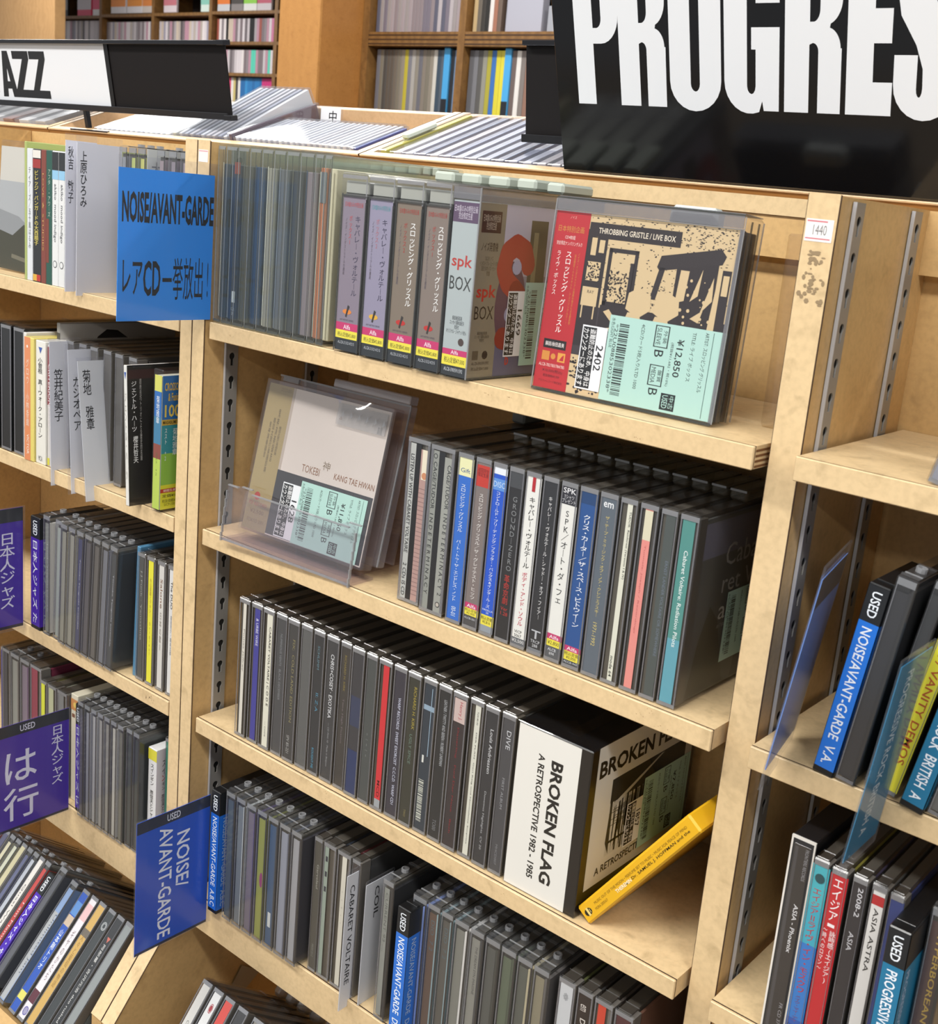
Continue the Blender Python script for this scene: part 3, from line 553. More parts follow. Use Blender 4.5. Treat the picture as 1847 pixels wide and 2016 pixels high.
obi = [
 ('lilac grey obi with a thin black Japanese title, first of the four', '#857b88', '#403b52', '#b8545a', 'キャバレー・ヴォルテール', 'ボックス1', '#d98238', '¥5,800'),
 ('pale lilac obi with a black Japanese title, second of the four', '#8f8aa0', '#35324a', '#b0707a', 'キャバレー・ヴォルテール', 'ボックス2', '#d9a838', '¥5,800'),
 ('taupe obi with a bold white Japanese title, third of the four', '#7d7164', '#ececea', '#a84038', 'スロッビング・グリッスル', 'ボックス2', '#b8302c', '¥5,800'),
 ('taupe obi with a bold white Japanese title, fourth of the four', '#80746c', '#ececea', '#a84038', 'スロッビング・グリッスル', 'ボックス1', '#b8302c', '¥5,800')]
ub = [672.8, 726, 780, 837.5, 893]
YB = -18
for k, (lab, c, tc_, rc, ti, sub, lg, pr_) in enumerate(obi):
    y = YB - k * .8; x = XO(ub[k], y, 44.6); t = XO(ub[k + 1], y, 44.6) - x
    o = thing('disc_box', 'boxed set with ' + lab, 'box set', x, y, Z1)
    b = MB(); b.bbox(0, t - .5, 0, 142, 0, 127, CLEAR, 1.3); b.bbox(1.5, t - 2, 0.3, 40, 127.05, 127.9, CLEAR, .3); b.obj('case', o)
    b = MB(); b.bbox(1.4, t - 1.8, 2.6, 139, 1.5, 113, mat('#4a4a48', .4), .8); b.bbox(1.6, t - 2, 3.4, 138, 113, 122, mat('#a2a49c', .3), .8); b.obj('tray', o)
    b = MB(); b.box(.9, 1.9, .9, 1.2, 1, 113, RIMD); b.box(t - 2.4, t - 1.4, .9, 1.2, 1, 108, RIMD); b.box(1, t - 1.4, .7, .9, 123.6, 126, RIMW); b.box(1, t - 1.4, .7, .9, 111, 112.2, RIMD); b.box(t - 2.2, t - 1.2, .7, .9, 110, 124, RIMW); b.obj('rim', o)
    s = Sheet((0, 1.6, 0), **SPINE); w_ = t - 3
    s.rect(1.8, t - 2.4, 1.6, 112, '#2d3236', 0); s.rect(1.9, t - 2.5, 20, 112, c, 1); s.rect(1.9, t - 2.5, 16.5, 22, PK, 2); s.rect(1.9, t - 2.5, 10.5, 16.5, YL, 2)
    s.text('Alfa', t * .36, t * .62, 17.4, 20.6, '#f2dde6', 'h', 1, 3); s.text('税込定価' + pr_, t * .15, t * .84, 11.6, 15, '#4b4420', lvl=3); s.text('ALCB-213/214/215', t * .18, t * .8, 6.5, 8.6, '#b9bec4', lvl=3)
    s.text('日本盤のみの特別企画', t * .16, t * .82, 104, 107.5, rc if k != 1 else '#5a9aa4', lvl=3)
    s.text(ti, t * .56, t * .76, 42, 98, tc_, 'v', 1 if k > 1 else 0, 3); s.text(sub, t * .34, t * .46, 78, 98, rc, 'v', 0, 3); s.text('ノイズ・インダストリアルの遺産', t * .2, t * .27, 56, 96, '#5f5660', 'v', 0, 3)
    s.disc(t * .46, 30, t * .17, lg, 3, 12, 1.9); s.poly([(t * .40, 26.5), (t * .45, 26), (t * .55, 34), (t * .48, 35)], '#34302e', 4); s.text('ART-RETRO SERIES', t * .2, t * .72, 23.4, 24.6, '#55505a', lvl=3)
    s.obj('spine_label', o)
    b = MB(); b.bbox(3, t - 4, 92, 130, 128, 136, mat('#b2b9ae', .4), 1.8); b.obj('security_lock', o)
x0 = XO(891, -20, 44.6); t = XO(949, -20, 44.6) - x0
o = thing('disc_box', 'boxed disc set with a silver obi and a large red letter on its cover', 'box set', x0 + .3, -20, Z1)
b = MB(); b.bbox(0, t, 0, 142, 0, 127, CLEAR, 1.3); b.obj('case', o)
b = MB(); b.bbox(1.2, t - 1.6, 2.2, 139, 1.2, 117, mat('#4d4d4b', .4), .8); b.obj('tray', o)
s = Sheet((0, 1.5, 0), **SPINE); s.rect(1.5, t - 1.5, 1.6, 117, '#2d3236', 0); s.rect(1.5, t - 1.5, 18, 117, '#a9b3b4', 1); s.rect(1.5, t - 1.5, 103, 116, '#5c4a62', 2); s.rect(1.5, t - 1.5, 15.5, 19.5, PK, 2); s.rect(1.5, t - 1.5, 8.5, 15.5, YL, 2)
s.text('日本盤のみの特別企画\n完全限定生産', t * .1, t * .88, 105, 114, '#cfc8d4', lvl=3); s.text('spk', t * .14, t * .84, 72, 82, '#b23a34', 'h', 2, 3); s.text('BOX', t * .12, t * .86, 59, 68, '#3a3d3c', lvl=3)
s.text('解説/秋田昌美\nエッセイ/藤本由紀夫\n対訳付\nオリジナル・ジャケット封入', t * .14, t * .84, 30, 42, '#4c5254', lvl=3); s.disc(t * .68, 25, 2.6, '#4a3c38', 3, 10); s.text('Alfa', t * .36, t * .62, 16.2, 18.8, '#f2dde6', 'h', 1, 3)
s.text('税込定価¥7,000', t * .14, t * .86, 10, 14, '#4b4420', lvl=3); s.text('ALCB-590/591/592', t * .16, t * .82, 4.5, 7, '#c5cacf', lvl=3); s.obj('spine_label', o)
b = MB(); b.box(t - 1.2, t - .6, 1, 140, 117.5, 125, RIM); b.box(t - 1.0, t - .4, 1, 140, 125, 126, RIMD); b.box(1, t - 1, .8, 1, 118, 125.5, RIM); b.box(t - 1.2, t - .2, .3, .9, 1, 126, RIMW); b.box(t - 1, t - .4, 1, 140, .6, 2, RIMD); b.obj('case_rim', o)
s = Sheet((t - 1.4, 0, 0), **FACE); s.rect(1.5, 139, 1.6, 117, '#8d8a98', 0); s.rect(1.5, 29, 1.6, 117, '#857d6b', 1.5)
s.rect(4.5, 24.5, 98, 112, '#3d2420', 2); s.text('日本盤のみの特別企画\n完全限定生産', 6, 23, 100, 110, '#b9ac9c', lvl=3); s.text('ノイズ発音機', 6, 23, 86, 92, '#3a2c22', 'h', 1, 3)
s.text('TGに次ぐノイズ\nインダストリアル・ミュージックの\n巨匠たちのボックス・セット\n限定盤', 6, 24, 70, 83, '#4c4032', lvl=3); s.text('spk', 5, 25, 53, 64, '#b22c22', 'h', 3, 3); s.text('BOX', 4.5, 24, 41, 50, '#33291f', lvl=3)
s.text('解説/秋田昌美\nエッセイ/藤本由紀夫\n対訳付', 7, 22, 26, 33, '#3a2c22', lvl=3); s.disc(19, 17, 3, '#2c201c', 3, 9); s.rect(6, 12, 14, 20, '#5a5040', 3); s.text('ALCB-590/591/592', 6, 24, 10.5, 12.5, '#3a2c22', lvl=3); s.text('税込定価¥7,000', 6, 24, 6.5, 9, '#3a2c22', lvl=3)
def ribbon(s, pts, wd, c, lvl):
    for i in range(len(pts) - 1):
        (a, b_), (c_, d_) = pts[i], pts[i + 1]; L_ = math.hypot(c_ - a, d_ - b_); nx, ny = -(d_ - b_) / L_ * wd / 2, (c_ - a) / L_ * wd / 2
        s.poly([(a + nx, b_ + ny), (a - nx, b_ - ny), (c_ - nx, d_ - ny), (c_ + nx, d_ + ny)], c, lvl + .2 * i); s.disc(c_, d_, wd / 2, c, lvl + .2 * i + .1, 12)
    s.disc(pts[0][0], pts[0][1], wd / 2, c, lvl - .1, 12)
s.rect(29, 139, 70, 117, '#b7b2c2', 1); s.rect(29, 139, 1.6, 30, '#5c5c78', 1); s.rect(57, 76, 52, 108, '#565040', 2)
s.rect(61, 66, 62, 100, '#8a8266', 2.3)
s.disc(41, 50, 16, '#5a3c50', 2.4, 20, 30); ribbon(s, [(57, 78), (53, 87), (43, 91), (34, 86), (31, 75), (36, 66), (46, 60)], 15, '#a53c30', 3); ribbon(s, [(46, 60), (55, 52), (58, 42), (54, 32), (45, 26), (35, 28)], 15, '#86261f', 4.4)
s.disc(45, 76, 5, '#a8a6c0', 6); s.disc(41, 44, 5.5, '#9a98b4', 6)
s.text('b', 41, 45, 9, 17, '#b03a30', 'h', 3, 4)
anti_theft(s, 38, 56, 15, 60, '1669'); mint_label(s, 56, 128, 8, 66, '¥8,850', 9); s.obj('cover_art', o)
b = MB(); b.bbox(6, t - 4, 92, 130, 127.2, 135, mat('#b2b9ae', .4), 1.8); b.obj('security_lock', o)
# the face-out red obi box
yb, yt = 4.4, 13.4; pb = math.atan2(yt - yb, 126.6)
o = thing('disc_box', 'face-out box set with red obi and beige and black photo cover, top shelf', 'box set', 102.6, yb, Z1, rot=(0, 0, math.radians(1.7)), pitch=-pb)
b = MB(); b.bbox(0, 138, 0, 26, 0, 127, CLEAR, 3.0); b.obj('case', o)
b = MB(); b.bbox(2, 134, 2.6, 10, 2.5, 117.5, mat('#1f1d1c', .4), .5); b.bbox(2, 134, 12, 17, 2.5, 117, mat('#55504a', .4), .5); b.bbox(2, 134, 19, 24, 2.5, 117, mat('#2b2826', .4), .5); b.obj('tray', o)
BEI, INK = '#cdb58c', '#2b2426'
s = Sheet((0, 2.0, 0), **SPINE); s.rect(2, 134, 2.6, 118, BEI, 0)
s.rect(29, 96, 103, 112.5, INK, 2); s.text('THROBBING GRISTLE / LIVE BOX', 36, 92, 106, 109.5, '#e4d8c4', 'h', 1, 3)
rr = random.Random(21)
for q in range(1500):                                             # speckled print of the upper sky
    a_, b_ = rr.uniform(29, 133), rr.uniform(62, 117)
    if rr.random() < .22 + .45 * (b_ > 104) + .3 * (a_ > 98 and b_ > 88) + .3 * (a_ > 66 and b_ < 82): s.disc(a_, b_, rr.uniform(.25, 1.1), INK, 1, 5, rr.uniform(.15, .5))
def frame(a0, a1, b0, b1, w_): s.rect(a0, a0 + w_, b0, b1, INK, 2); s.rect(a1 - w_, a1, b0, b1, INK, 2); s.rect(a0, a1, b0, b0 + w_, INK, 2); s.rect(a0, a1, b1 - w_, b1, INK, 2)
s.rect(28, 44, 34, 108, INK, 1.5); s.rect(31, 41, 76, 88, BEI, 2); s.rect(32, 36, 92, 104, BEI, 2); s.rect(38, 42, 94, 102, BEI, 2); s.rect(30, 42, 60, 72, BEI, 2.2); s.text('RAY', 34, 39, 68, 70, INK, lvl=3); s.rect(31, 32, 52, 60, BEI, 2.2); s.rect(40, 41, 52, 60, BEI, 2.2)
for q in range(60): s.disc(rr.uniform(31, 42), rr.uniform(76, 88), rr.uniform(.3, .8), INK, 2.5, 5)
frame(46, 68, 62, 98, 2.6); s.rect(63, 66, 64, 90, INK, 2)
for q in range(150): s.disc(rr.uniform(48, 63), rr.uniform(64, 84), rr.uniform(.25, .8), INK, 2, 5)
s.poly([(82, 90), (84, 97), (124, 105), (128, 101), (126, 96), (84, 88)], INK, 2.2); s.poly([(84, 90), (88, 90), (84, 70), (80, 70)], INK, 2.2); s.rect(96, 124, 38, 97, INK, 1.8)
for p_ in ([(99, 90), (105, 90), (104, 72), (98, 70)], [(108, 72), (114, 92), (113, 76)], [(116, 66), (122, 88), (123, 74)], [(110, 62), (118, 68), (116, 60)], [(122, 50), (125, 94), (127, 94), (127, 40), (123, 40)]): s.poly(p_, BEI, 2.6)
s.rect(126, 133, 36, 93, INK, 1.7); s.rect(128, 132, 78, 90, BEI, 2.2); s.rect(120, 134, 34, 56, BEI, 2)
for q in range(26): s.disc(rr.uniform(100, 124), rr.uniform(45, 88), rr.uniform(.4, 1.3), BEI, 3, 6)
for cx_, top_ in ((72, 76), (92, 76)):                           # two light-haired figures seen as print shapes
    s.poly([(cx_ - 8, 62), (cx_ - 7, 72), (cx_, top_), (cx_ + 9, 72), (cx_ + 10, 63), (cx_ + 3, 58), (cx_ - 4, 60)], BEI, 3.2)
    s.poly([(cx_ - 6, 60), (cx_ + 4, 60), (cx_ + 2, 36), (cx_ - 14, 36)], BEI, 3.0); s.poly([(cx_ + 2, 62), (cx_ + 9, 62), (cx_ + 16, 44), (cx_ + 8, 44)], INK, 3.1)
s.rect(45, 134, 36, 62, INK, 1.4); s.poly([(48, 58), (62, 46), (66, 46), (52, 60)], BEI, 2.4); s.poly([(44, 44), (62, 48), (60, 50), (44, 46)], BEI, 2.4); s.poly([(96, 36), (104, 50), (108, 44), (104, 36)], BEI, 3.3)
s.rect(28, 60, 28, 60, '#3b3438', 1.2)
for q in range(70): s.disc(rr.uniform(29, 52), rr.uniform(4, 26), rr.uniform(.6, 1.8), INK, 1, 6, rr.uniform(.5, 1.2))
RED = '#b3262e'; s.rect(2, 28.5, 2.6, 118, RED, 4)
s.text('ノイズ', 13, 18, 113, 115, '#e8b0a4', lvl=5); s.text('日本特別企画', 5, 25, 104.5, 108.5, '#c8883c', lvl=5); s.text('CD4枚組', 11, 19, 100, 102.5, '#ecd4cc', lvl=5); s.text('完全限定ナンバリング入り', 5, 25, 96, 98.6, '#ecd4cc', lvl=5)
s.text('スロッビング・グリッスル', 13.6, 18.2, 40, 92, '#f0e6e0', 'v', 1, 5); s.text('ライヴ・ボックス', 6.5, 9.6, 64, 92, '#f0e6e0', 'v', 0, 5); s.text('ノイズ・インダストリアル音楽の帝王による歴史的', 23.0, 24.4, 46, 92, '#cf8a3c', 'v', 0, 5); s.text('完全限定1000セット、ナンバリング入り!!', 20.4, 21.8, 46, 91, '#cf8a3c', 'v', 0, 5)
s.rect(6, 24, 29, 35, '#1b1516', 5); s.text('解説/秋田昌美', 7.5, 22.5, 30.5, 33.5, '#e8e0dc', 'h', 1, 6)
s.rect(6, 12, 21, 27, '#cf8a3c', 5); s.disc(15, 24, 2.0, '#cf8a3c', 5, 8); s.rect(18.6, 24.5, 21, 27, '#dc9a44', 5); s.poly([(20, 22), (23.4, 22), (23.4, 26), (22, 25)], RED, 6); s.text('ALCB-782/783/784/785', 4.5, 25, 17, 19, '#e8d0c8', lvl=5)
s.text('¥10,000(税込)', 8, 24, 13, 15.6, '#4c0e14', lvl=5); s.text('税抜価格¥9,709', 9, 22, 10, 12, '#4c0e14', lvl=5); s.text('アルファレコード株式会社', 6, 25, 6.5, 8.2, '#4c0e14', lvl=5)
anti_theft(s, 35, 54, 7, 48, '2402'); mint_label(s, 54.5, 133, 3, 57, '¥12,850', 2); s.rect(133, 137, 3, 57, '#aed4ca', 11); s.obj('cover_art', o)
b = MB(); b.box(1.5, 136, .8, 1.0, 118.2, 125.6, RIM); b.box(1.5, 136, .7, .8, 125.4, 126.4, RIMD); b.box(1.5, 136, .6, .8, 117.4, 118.0, RIMW); b.box(1.5, 136, .8, 1.0, .8, 2.6, RIMD); b.box(134.2, 136.8, .8, 1.0, 2, 118, RIM); b.box(136.6, 137.2, .5, .9, 2, 125, RIMW); b.box(1, 1.8, .5, .9, 2, 125, RIMW)
b.box(137.0, 137.6, 8, 9.5, 3, 123, RIMD); b.box(137.0, 137.6, 17.5, 19, 3, 123, RIMD); b.box(137.0, 137.6, 24, 25, 3, 124, RIMW); b.box(3, 136, 1, 25, 126.4, 126.9, RIM); b.obj('case_rim', o)
b = MB(); b.bbox(70, 104, 26, 40, 117, 130.5, mat('#c0c6c4', .4), 3); b.obj('security_lock', o)
# a big empty clear holder standing behind the red obi box
o = thing('clear_holder', 'large empty clear plastic holder standing behind the red obi box', 'case holder', 252, 48, Z1)
b = MB(); b.bbox(0, 27, 0, 60, 0, 118, clear('#faf6ee', .06, .02, .03), 1.5); b.obj('shell', o)
# ---- divider plates: card in a clear sleeve standing across the row, read from its side
def plate(label, x, y0, y1, z0, z1, draw, lean=0, yaw=0, card=(0, 0, 0, 0), cat='divider', group=None, name='divider_plate', back='#c9ccd2'):
    o = thing(name, label, cat, x, y0, z0, rot=(0, 0, yaw), lean=lean, group=group); W_, H_ = y1 - y0, z1 - z0
    b = MB(); b.box(-1.3, 0, 0, W_, 0, H_, SLEEVE); b.obj('clear_sleeve', o)
    l, r, bt, t = card
    b = MB(); b.box(-.9, -.35, l, W_ - r, bt, H_ - t, mat(back, .6)); c_ = b.obj('card', o)
    s = Sheet((-.34, 0, 0), **FACE); draw(s, l, W_ - r, bt, H_ - t); s.obj('print', o)
    return o
def spine_divider(label, x, y, z, t, h, d, top, body, txt, lean=0, used=22, tc='#e4eaf2', pitch=0):
    o = thing('spine_divider', label, 'divider', x, y, z, lean=lean, pitch=pitch)
    b = MB(); m = mat('#131416', .3); b.bbox(0, t, 0, d, 0, h, m, .7); b.obj('box', o)
    b = MB(); b.prism([(3, h - .6), (d * .55, h - .6), (d * .3, h + 5), (9, h + 4)], 0, t * .3, t * .7, m) if False else b.bbox(1, t - 1, 8, d - 6, h - .2, h + .6, m, .2); b.obj('lid', o)
    s = Sheet((0, -.1, 0), **SPINE); s.rect(.5, t - .4, 4, h - used, body, 0); s.rect(.5, t - .4, h - used, h - 1, '#1b1e22', 0)
    s.text('USED', t * .28, t * .72, h - used + 3, h - 4, tc, 'r', 2); s.text(txt, t * .26, t * .74, 7, h - used - 3, tc, 'r', 2); s.obj('spine_label', o)
    s = Sheet((t + .1, 0, 0), **FACE); s.rect(0, d * .9, 4, h - used, body, 0); s.rect(0, d * .9, h - used, h - 1, '#1b1e22', 0)
    s.text(txt, 4, 9, 7, h - used - 3, '#9fb4d4', 'r', 1); s.obj('side_label', o)
    return o
BLUE, BLUE2 = '#2a8ae8', '#1250c4'
def d_noise(s, a0, a1, b0, b1):
    s.rect(a0, a1, b0, b1, BLUE, 0, .3); s.text('NOISE/AVANT-GARDE', a0 + 3, a1 - .3, b0 + 74, b0 + 97, '#101318', 'h', 4)
    w_ = (a1 - a0)
    for ch, f0, f1, z0, z1 in (('レ', .05, .13, 22, 46), ('ア', .15, .25, 20, 45)): s.text(ch, a0 + w_ * f0, a0 + w_ * f1, b0 + z0, b0 + z1, '#14181e', 'h', 1)
    s.text('CD', a0 + w_ * .26, a0 + w_ * .44, b0 + 19, b0 + 46, '#14181e', 'h', 3)
    s.text('一', a0 + w_ * .46, a0 + w_ * .56, b0 + 30, b0 + 33, '#14181e'); s.text('挙放出', a0 + w_ * .57, a0 + w_ * .90, b0 + 16, b0 + 49, '#14181e', 'h', 0); s.text('!', a0 + w_ * .95, a0 + w_ * .96, b0 + 18, b0 + 46, '#14181e', 'h', 1)
QB = [U(u, v, 0, -215) for u, v in ((235, 328), (424, 345), (228, 633))]
plate('bright blue plate with black bold capitals and Japanese below, standing out before the top shelf', -215, QB[0].y, QB[1].y + 4, QB[2].z, QB[0].z + 9, d_noise, card=(0, 4, 0, 9), back=BLUE)
def d_noise2(s, a0, a1, b0, b1):
    s.rect(a0, a1, b0, b1, BLUE2, 0, .3); s.rect(a0, a1, b1 - 11, b1, '#17233c', 1); s.rect(a0, a1, b0, b0 + 2.5, '#17233c', 1)
    w_ = a1 - a0; s.text('USED', a0 + w_ * .40, a0 + w_ * .58, b1 - 9, b1 - 2.5, '#dfe6f4', 'h', 2)
    s.text('AVANT-GARDE', a0 + w_ * .30, a0 + w_ * .48, b0 + 6, b1 - 14, '#e4ebf8', 'r', 2); s.text('NOISE/', a0 + w_ * .54, a0 + w_ * .72, b0 + 48, b1 - 24, '#e4ebf8', 'r', 2)
plate('deep blue used-goods plate with white sideways lettering in front of the lowest shelf', -181, -94, -10, -618, -490, d_noise2, card=(1, 10, 1, 1), back=BLUE2)
spine_divider('blue spine divider with black top beside the deep blue plate on the lowest shelf', -177.5, -22, SH[3] + .2, 12, 119, 60, BLUE2, '#1e62c4', 'NOISE/AVANT-GARDE  A.B.C')

# ---- middle bay, lowest shelf
Z4 = SH[3]
def keeper_row(us, y, z, rows, h=125, lean=0):
    for k, r_ in enumerate(rows):
        x = XO(us[k], y, z + h); t = round((XO(us[k + 1], y, z + h) - x) * 2) / 2
        lab, c, e = r_[:3]
        disc(lab, x, y, z, t, (c, .12, .62), r_[3] if len(r_) > 3 else (), [], kind='keeper', book=e, tray=r_[4] if len(r_) > 4 else None, lean=lean)
keeper_row([445, 465, 485, 506, 527.5, 550, 573.5, 596], -20.5, Z4, [
 ('keeper-cased disc with a dark slate spine, against the blue spine divider', '#43505a', '#2b3640'),
 ('keeper-cased disc with a white front edge, second from the blue spine divider', '#6d747a', '#d5d8d6'),
 ('keeper-cased disc with a violet edge, third from the blue spine divider', '#6d6472', '#584a78'),
 ('keeper-cased disc with an olive yellow spine and magenta spot', '#8c8f3f', '#7c7f36', [('h', '●', '#8a3064', 52, 66, .5, 1.1)]),
 ('keeper-cased disc with a dark blue spine and small white sticker low down', '#2f4d6e', '#38424e', [('h', '▮', '#c6c9c8', 20, 34, .3, .8)]),
 ('keeper-cased disc with a pale lavender grey spine, sixth of the front seven', '#8a8e9c', '#5a5e6c'),
 ('keeper-cased disc with a silver spine and dark side, last of the front seven', '#9a9a9e', '#3c3a40')])
for k, (u0, u1, lab, sp, tx) in enumerate((
  (619, 637, 'slim disc case with a brown grey spine and small grey name, behind the front seven', ('#4b4a44', .14, .86), [('r', 'Garvelaul', '#a9a9a0', 78, 100, .4, .7), ('r', 'MNW 01-2', '#8a8a84', 14, 26, .3, .6)]),
  (637, 664, 'disc case with a pale green strip beside a navy one on the lowest shelf', ('#8f9c90', .12, .40), [('r', '▪ ▪ ▪', '#2b2f3a', 80, 112, .3, .8)]),
  (664, 693, 'disc case with a cream strip and dark red edge on the lowest shelf', ('#d5d1c2', .36, .66), [('r', '. . : . .', '#8a877c', 60, 90, .4, .6)]),
  (693, 712, 'disc case with a dark spine just before the white name plates', ('#3f3a3a', .14, .8), []))):
    x = XO(u0, -13.5, Z4 + 125); t = round((XO(u1, -13.5, Z4 + 125) - x) * 2) / 2
    disc(lab, x, -13.5, Z4, t, sp, tx, book=['#444440', '#2c3440', '#5a2228', '#444'[:4] + '444'][k] if k < 3 else '#444444')
def d_name(txt, a, b_, z0, z1, mode='r', c='#e2e4e8', bold=1, tcol='#1f2126', f=0):
    def dr(s, a0, a1, b0, b1):
        s.rect(a0, a1, b0, b1, c, 0, .4); s.text(txt, a0 + a, a0 + b_, b0 + z0, b0 + z1, tcol, mode, bold)
    return dr
def uvx(x, pts): return [U(u, v, 0, x) for u, v in pts]
q = uvx(-3, [(697, 1712), (752, 1690)])
plate('white name plate with black sideways capitals, in front of the slim clear cases', -3, q[0].y - 6, q[1].y + 6, q[0].z - 126, q[0].z, d_name('CABARET VOLTAIRE', 4, 9, 22, 112), card=(0, 2, 0, 4))
q = uvx(8, [(723, 1738), (757, 1725)])
plate('white name plate with four black sideways capitals, behind the longer named one', 8, q[0].y, q[1].y + 12, q[0].z - 124, q[0].z, d_name('COIL', 10, 15, 88, 116, 'r', '#d9dce0'), card=(0, 1, 0, 3))
disc('thick clear-edged disc case between the white plates and the blue spine divider', XO(754, -15, Z4 + 125), -15, Z4, 13, ('#8d8f88', .1, .5), [('r', 'CURRENT 93 ....', '#5a5c58', 60, 112, .3, .8)], kind='keeper', book='#26272a')
spine_divider('blue spine divider with black top in the middle of the lowest shelf', XO(784, -24, Z4 + 118), -24, Z4 + .2, 13, 117, 60, BLUE2, '#2a6cc8', 'NOISE/AVANT-GARDE  D.E.F')
keeper_row([813, 842, 869, 895, 926, 956, 987, 1018.6, 1051, 1084], -13, Z4, [
 ('keeper-cased disc with a periwinkle edge, right after the middle blue spine divider', '#2f3338', '#7c92d0'),
 ('keeper-cased disc with a brown side and pale blue spine with rings', '#5b4436', '#8ea6ac', [('r', 'DIO  7 2', '#4c6068', 84, 110, .3, .8)]),
 ('keeper-cased disc with a pale blue grey spine with rings, right of the brown one', '#4f4c46', '#8ea6ac', [('r', 'DIO  7 2', '#4c6068', 84, 110, .3, .8)]),
 ('keeper-cased disc with a bright white edge on a grey body', '#77776f', '#d9d6d2'),
 ('keeper-cased disc with a mid grey spine and dark fine print', '#85847c', '#3a3c3e', [('r', 'THE DREAM SYN IMAGINE', '#3f403e', 70, 110, .5, .8)]),
 ('keeper-cased disc with an almost black green spine', '#4a4c48', '#33362f'),
 ('keeper-cased disc with a moss green spine', '#55604c', '#454f3e'),
 ('keeper-cased disc with a straw coloured edge', '#4f524a', '#b8ad8e'),
 ('keeper-cased disc with a khaki body, last of the ring-topped keepers', '#857d66', '#5e5a58')])
for k, (u0, u1, lab, sp, tx) in enumerate((
  (1100, 1137, 'disc case with a wide pale silver spine, lower right of the lowest shelf', ('#c6c9cc', .14, .8), [('h', '✳', '#60646a', 108, 114, .3, .7)]),
  (1137, 1170.6, 'disc case with white brush capitals on a black and red spine', ('#241c1c', .14, .8), [('r', 'DHARMA', '#ded8d0', 72, 102, .3, .75, 1), ('r', 'em', '#ded8d0', 108, 113, .2, .7)]),
  (1170.6, 1209.6, 'disc case with a vermilion strip on the lowest shelf', ('#c8402c', .22, .6), []),
  (1209.6, 1250, 'disc case with a maroon spine, last in view on the lowest shelf', ('#4c262c', .14, .8), [('r', 'EMBRYO', '#d0c0c0', 60, 100, .3, .7)]))):
    x = XO(u0, -10, Z4 + 125); t = round((XO(u1, -10, Z4 + 125) - x) * 2) / 2
    disc(lab, x, -10, Z4, t, sp, tx, book=['#59603a', '#333', '#4a4440', '#6a4a3c'][k] if k != 1 else '#333333')

# ---- left bay
def x_at(us, y, z): return [XO(u, y, z) for u in us]
# second shelf row contents
def slim(label, u0, u1, y, z, c, tx=(), h=125, bl=(), kind='jewel', book=None, zt=None, w=(.1, .9), lean=0, pitch=0, x=None, t=None):
    if x is None: x = XO(u0, y, z + h); t = max(4, round((XO(u1, y, z + h) - x) * 2) / 2)
    return disc(label, x, y, z, t, (c,) + w, tx, bl, kind=kind, h=h, book=book, lean=lean, pitch=pitch)
def sleeve(label, x, y, z, t, h, c, draw=None, side=None, d=140, lean=0, drawside=None, wrap=True):
    """cardboard sleeve: spine print and side print on a solid card body"""
    o = thing('card_sleeve_disc', label, 'CD sleeve', x, y, z, lean=lean)
    b = MB(); b.bbox(0, t, 0, d, 0, h, mat(c, .5), .5); b.obj('sleeve', o)
    if draw: s = Sheet((0, -.08, 0), **SPINE); draw(s, t, h); s.obj('spine_label', o)
    if drawside: s = Sheet((t + .08, 0, 0), **FACE); drawside(s, d, h); s.obj('cover_art', o)
    if wrap: b = MB(); b.box(-.3, t + .3, -.5, d, -.1, h + .4, FILM); b.obj('shrink_wrap', o)
    return o
ZL1, ZL2, ZL3, ZL4 = SH
# top shelf of the left bay
o = thing('disc_case', 'face-out disc with a misty grey landscape photo at the far left of the top shelf', 'CD case', -590, 6, ZL1, pitch=-.06)
b = MB(); b.bbox(0, 78, 0, 12, 0, 127, CLEAR, 1.5); b.obj('case', o)
s = Sheet((0, .6, 0), **SPINE); s.rect(1, 76, 2, 121, '#c9c6bd', 0); s.rect(1, 76, 2, 88, '#8d9092', 1); s.poly([(1, 88), (76, 88), (76, 50), (60, 46), (40, 55), (1, 60)], '#a8abad', 1.5); s.poly([(1, 2), (76, 2), (76, 42), (50, 48), (30, 36), (1, 40)], '#3e3d2e', 2); s.poly([(30, 14), (76, 10), (76, 14), (30, 18)], '#6e6a58', 3)
s.text('阿 部', 50, 72, 100, 109, '#6a665e', lvl=3); s.text('SOLO ALTO', 52, 70, 92, 95, '#8a867c', lvl=3); s.obj('cover_art', o)
X = x_at([48, 53, 64.5, 81, 91, 103, 116, 129, 138.5], -14, ZL1 + 125)
def vt(txt, c, a=.25, e=.75, z0=8, z1=112, mode='v', bold=0):
    return lambda s, t, h: s.text(txt, t * a, t * e, z0, z1, c, mode, bold, 2)
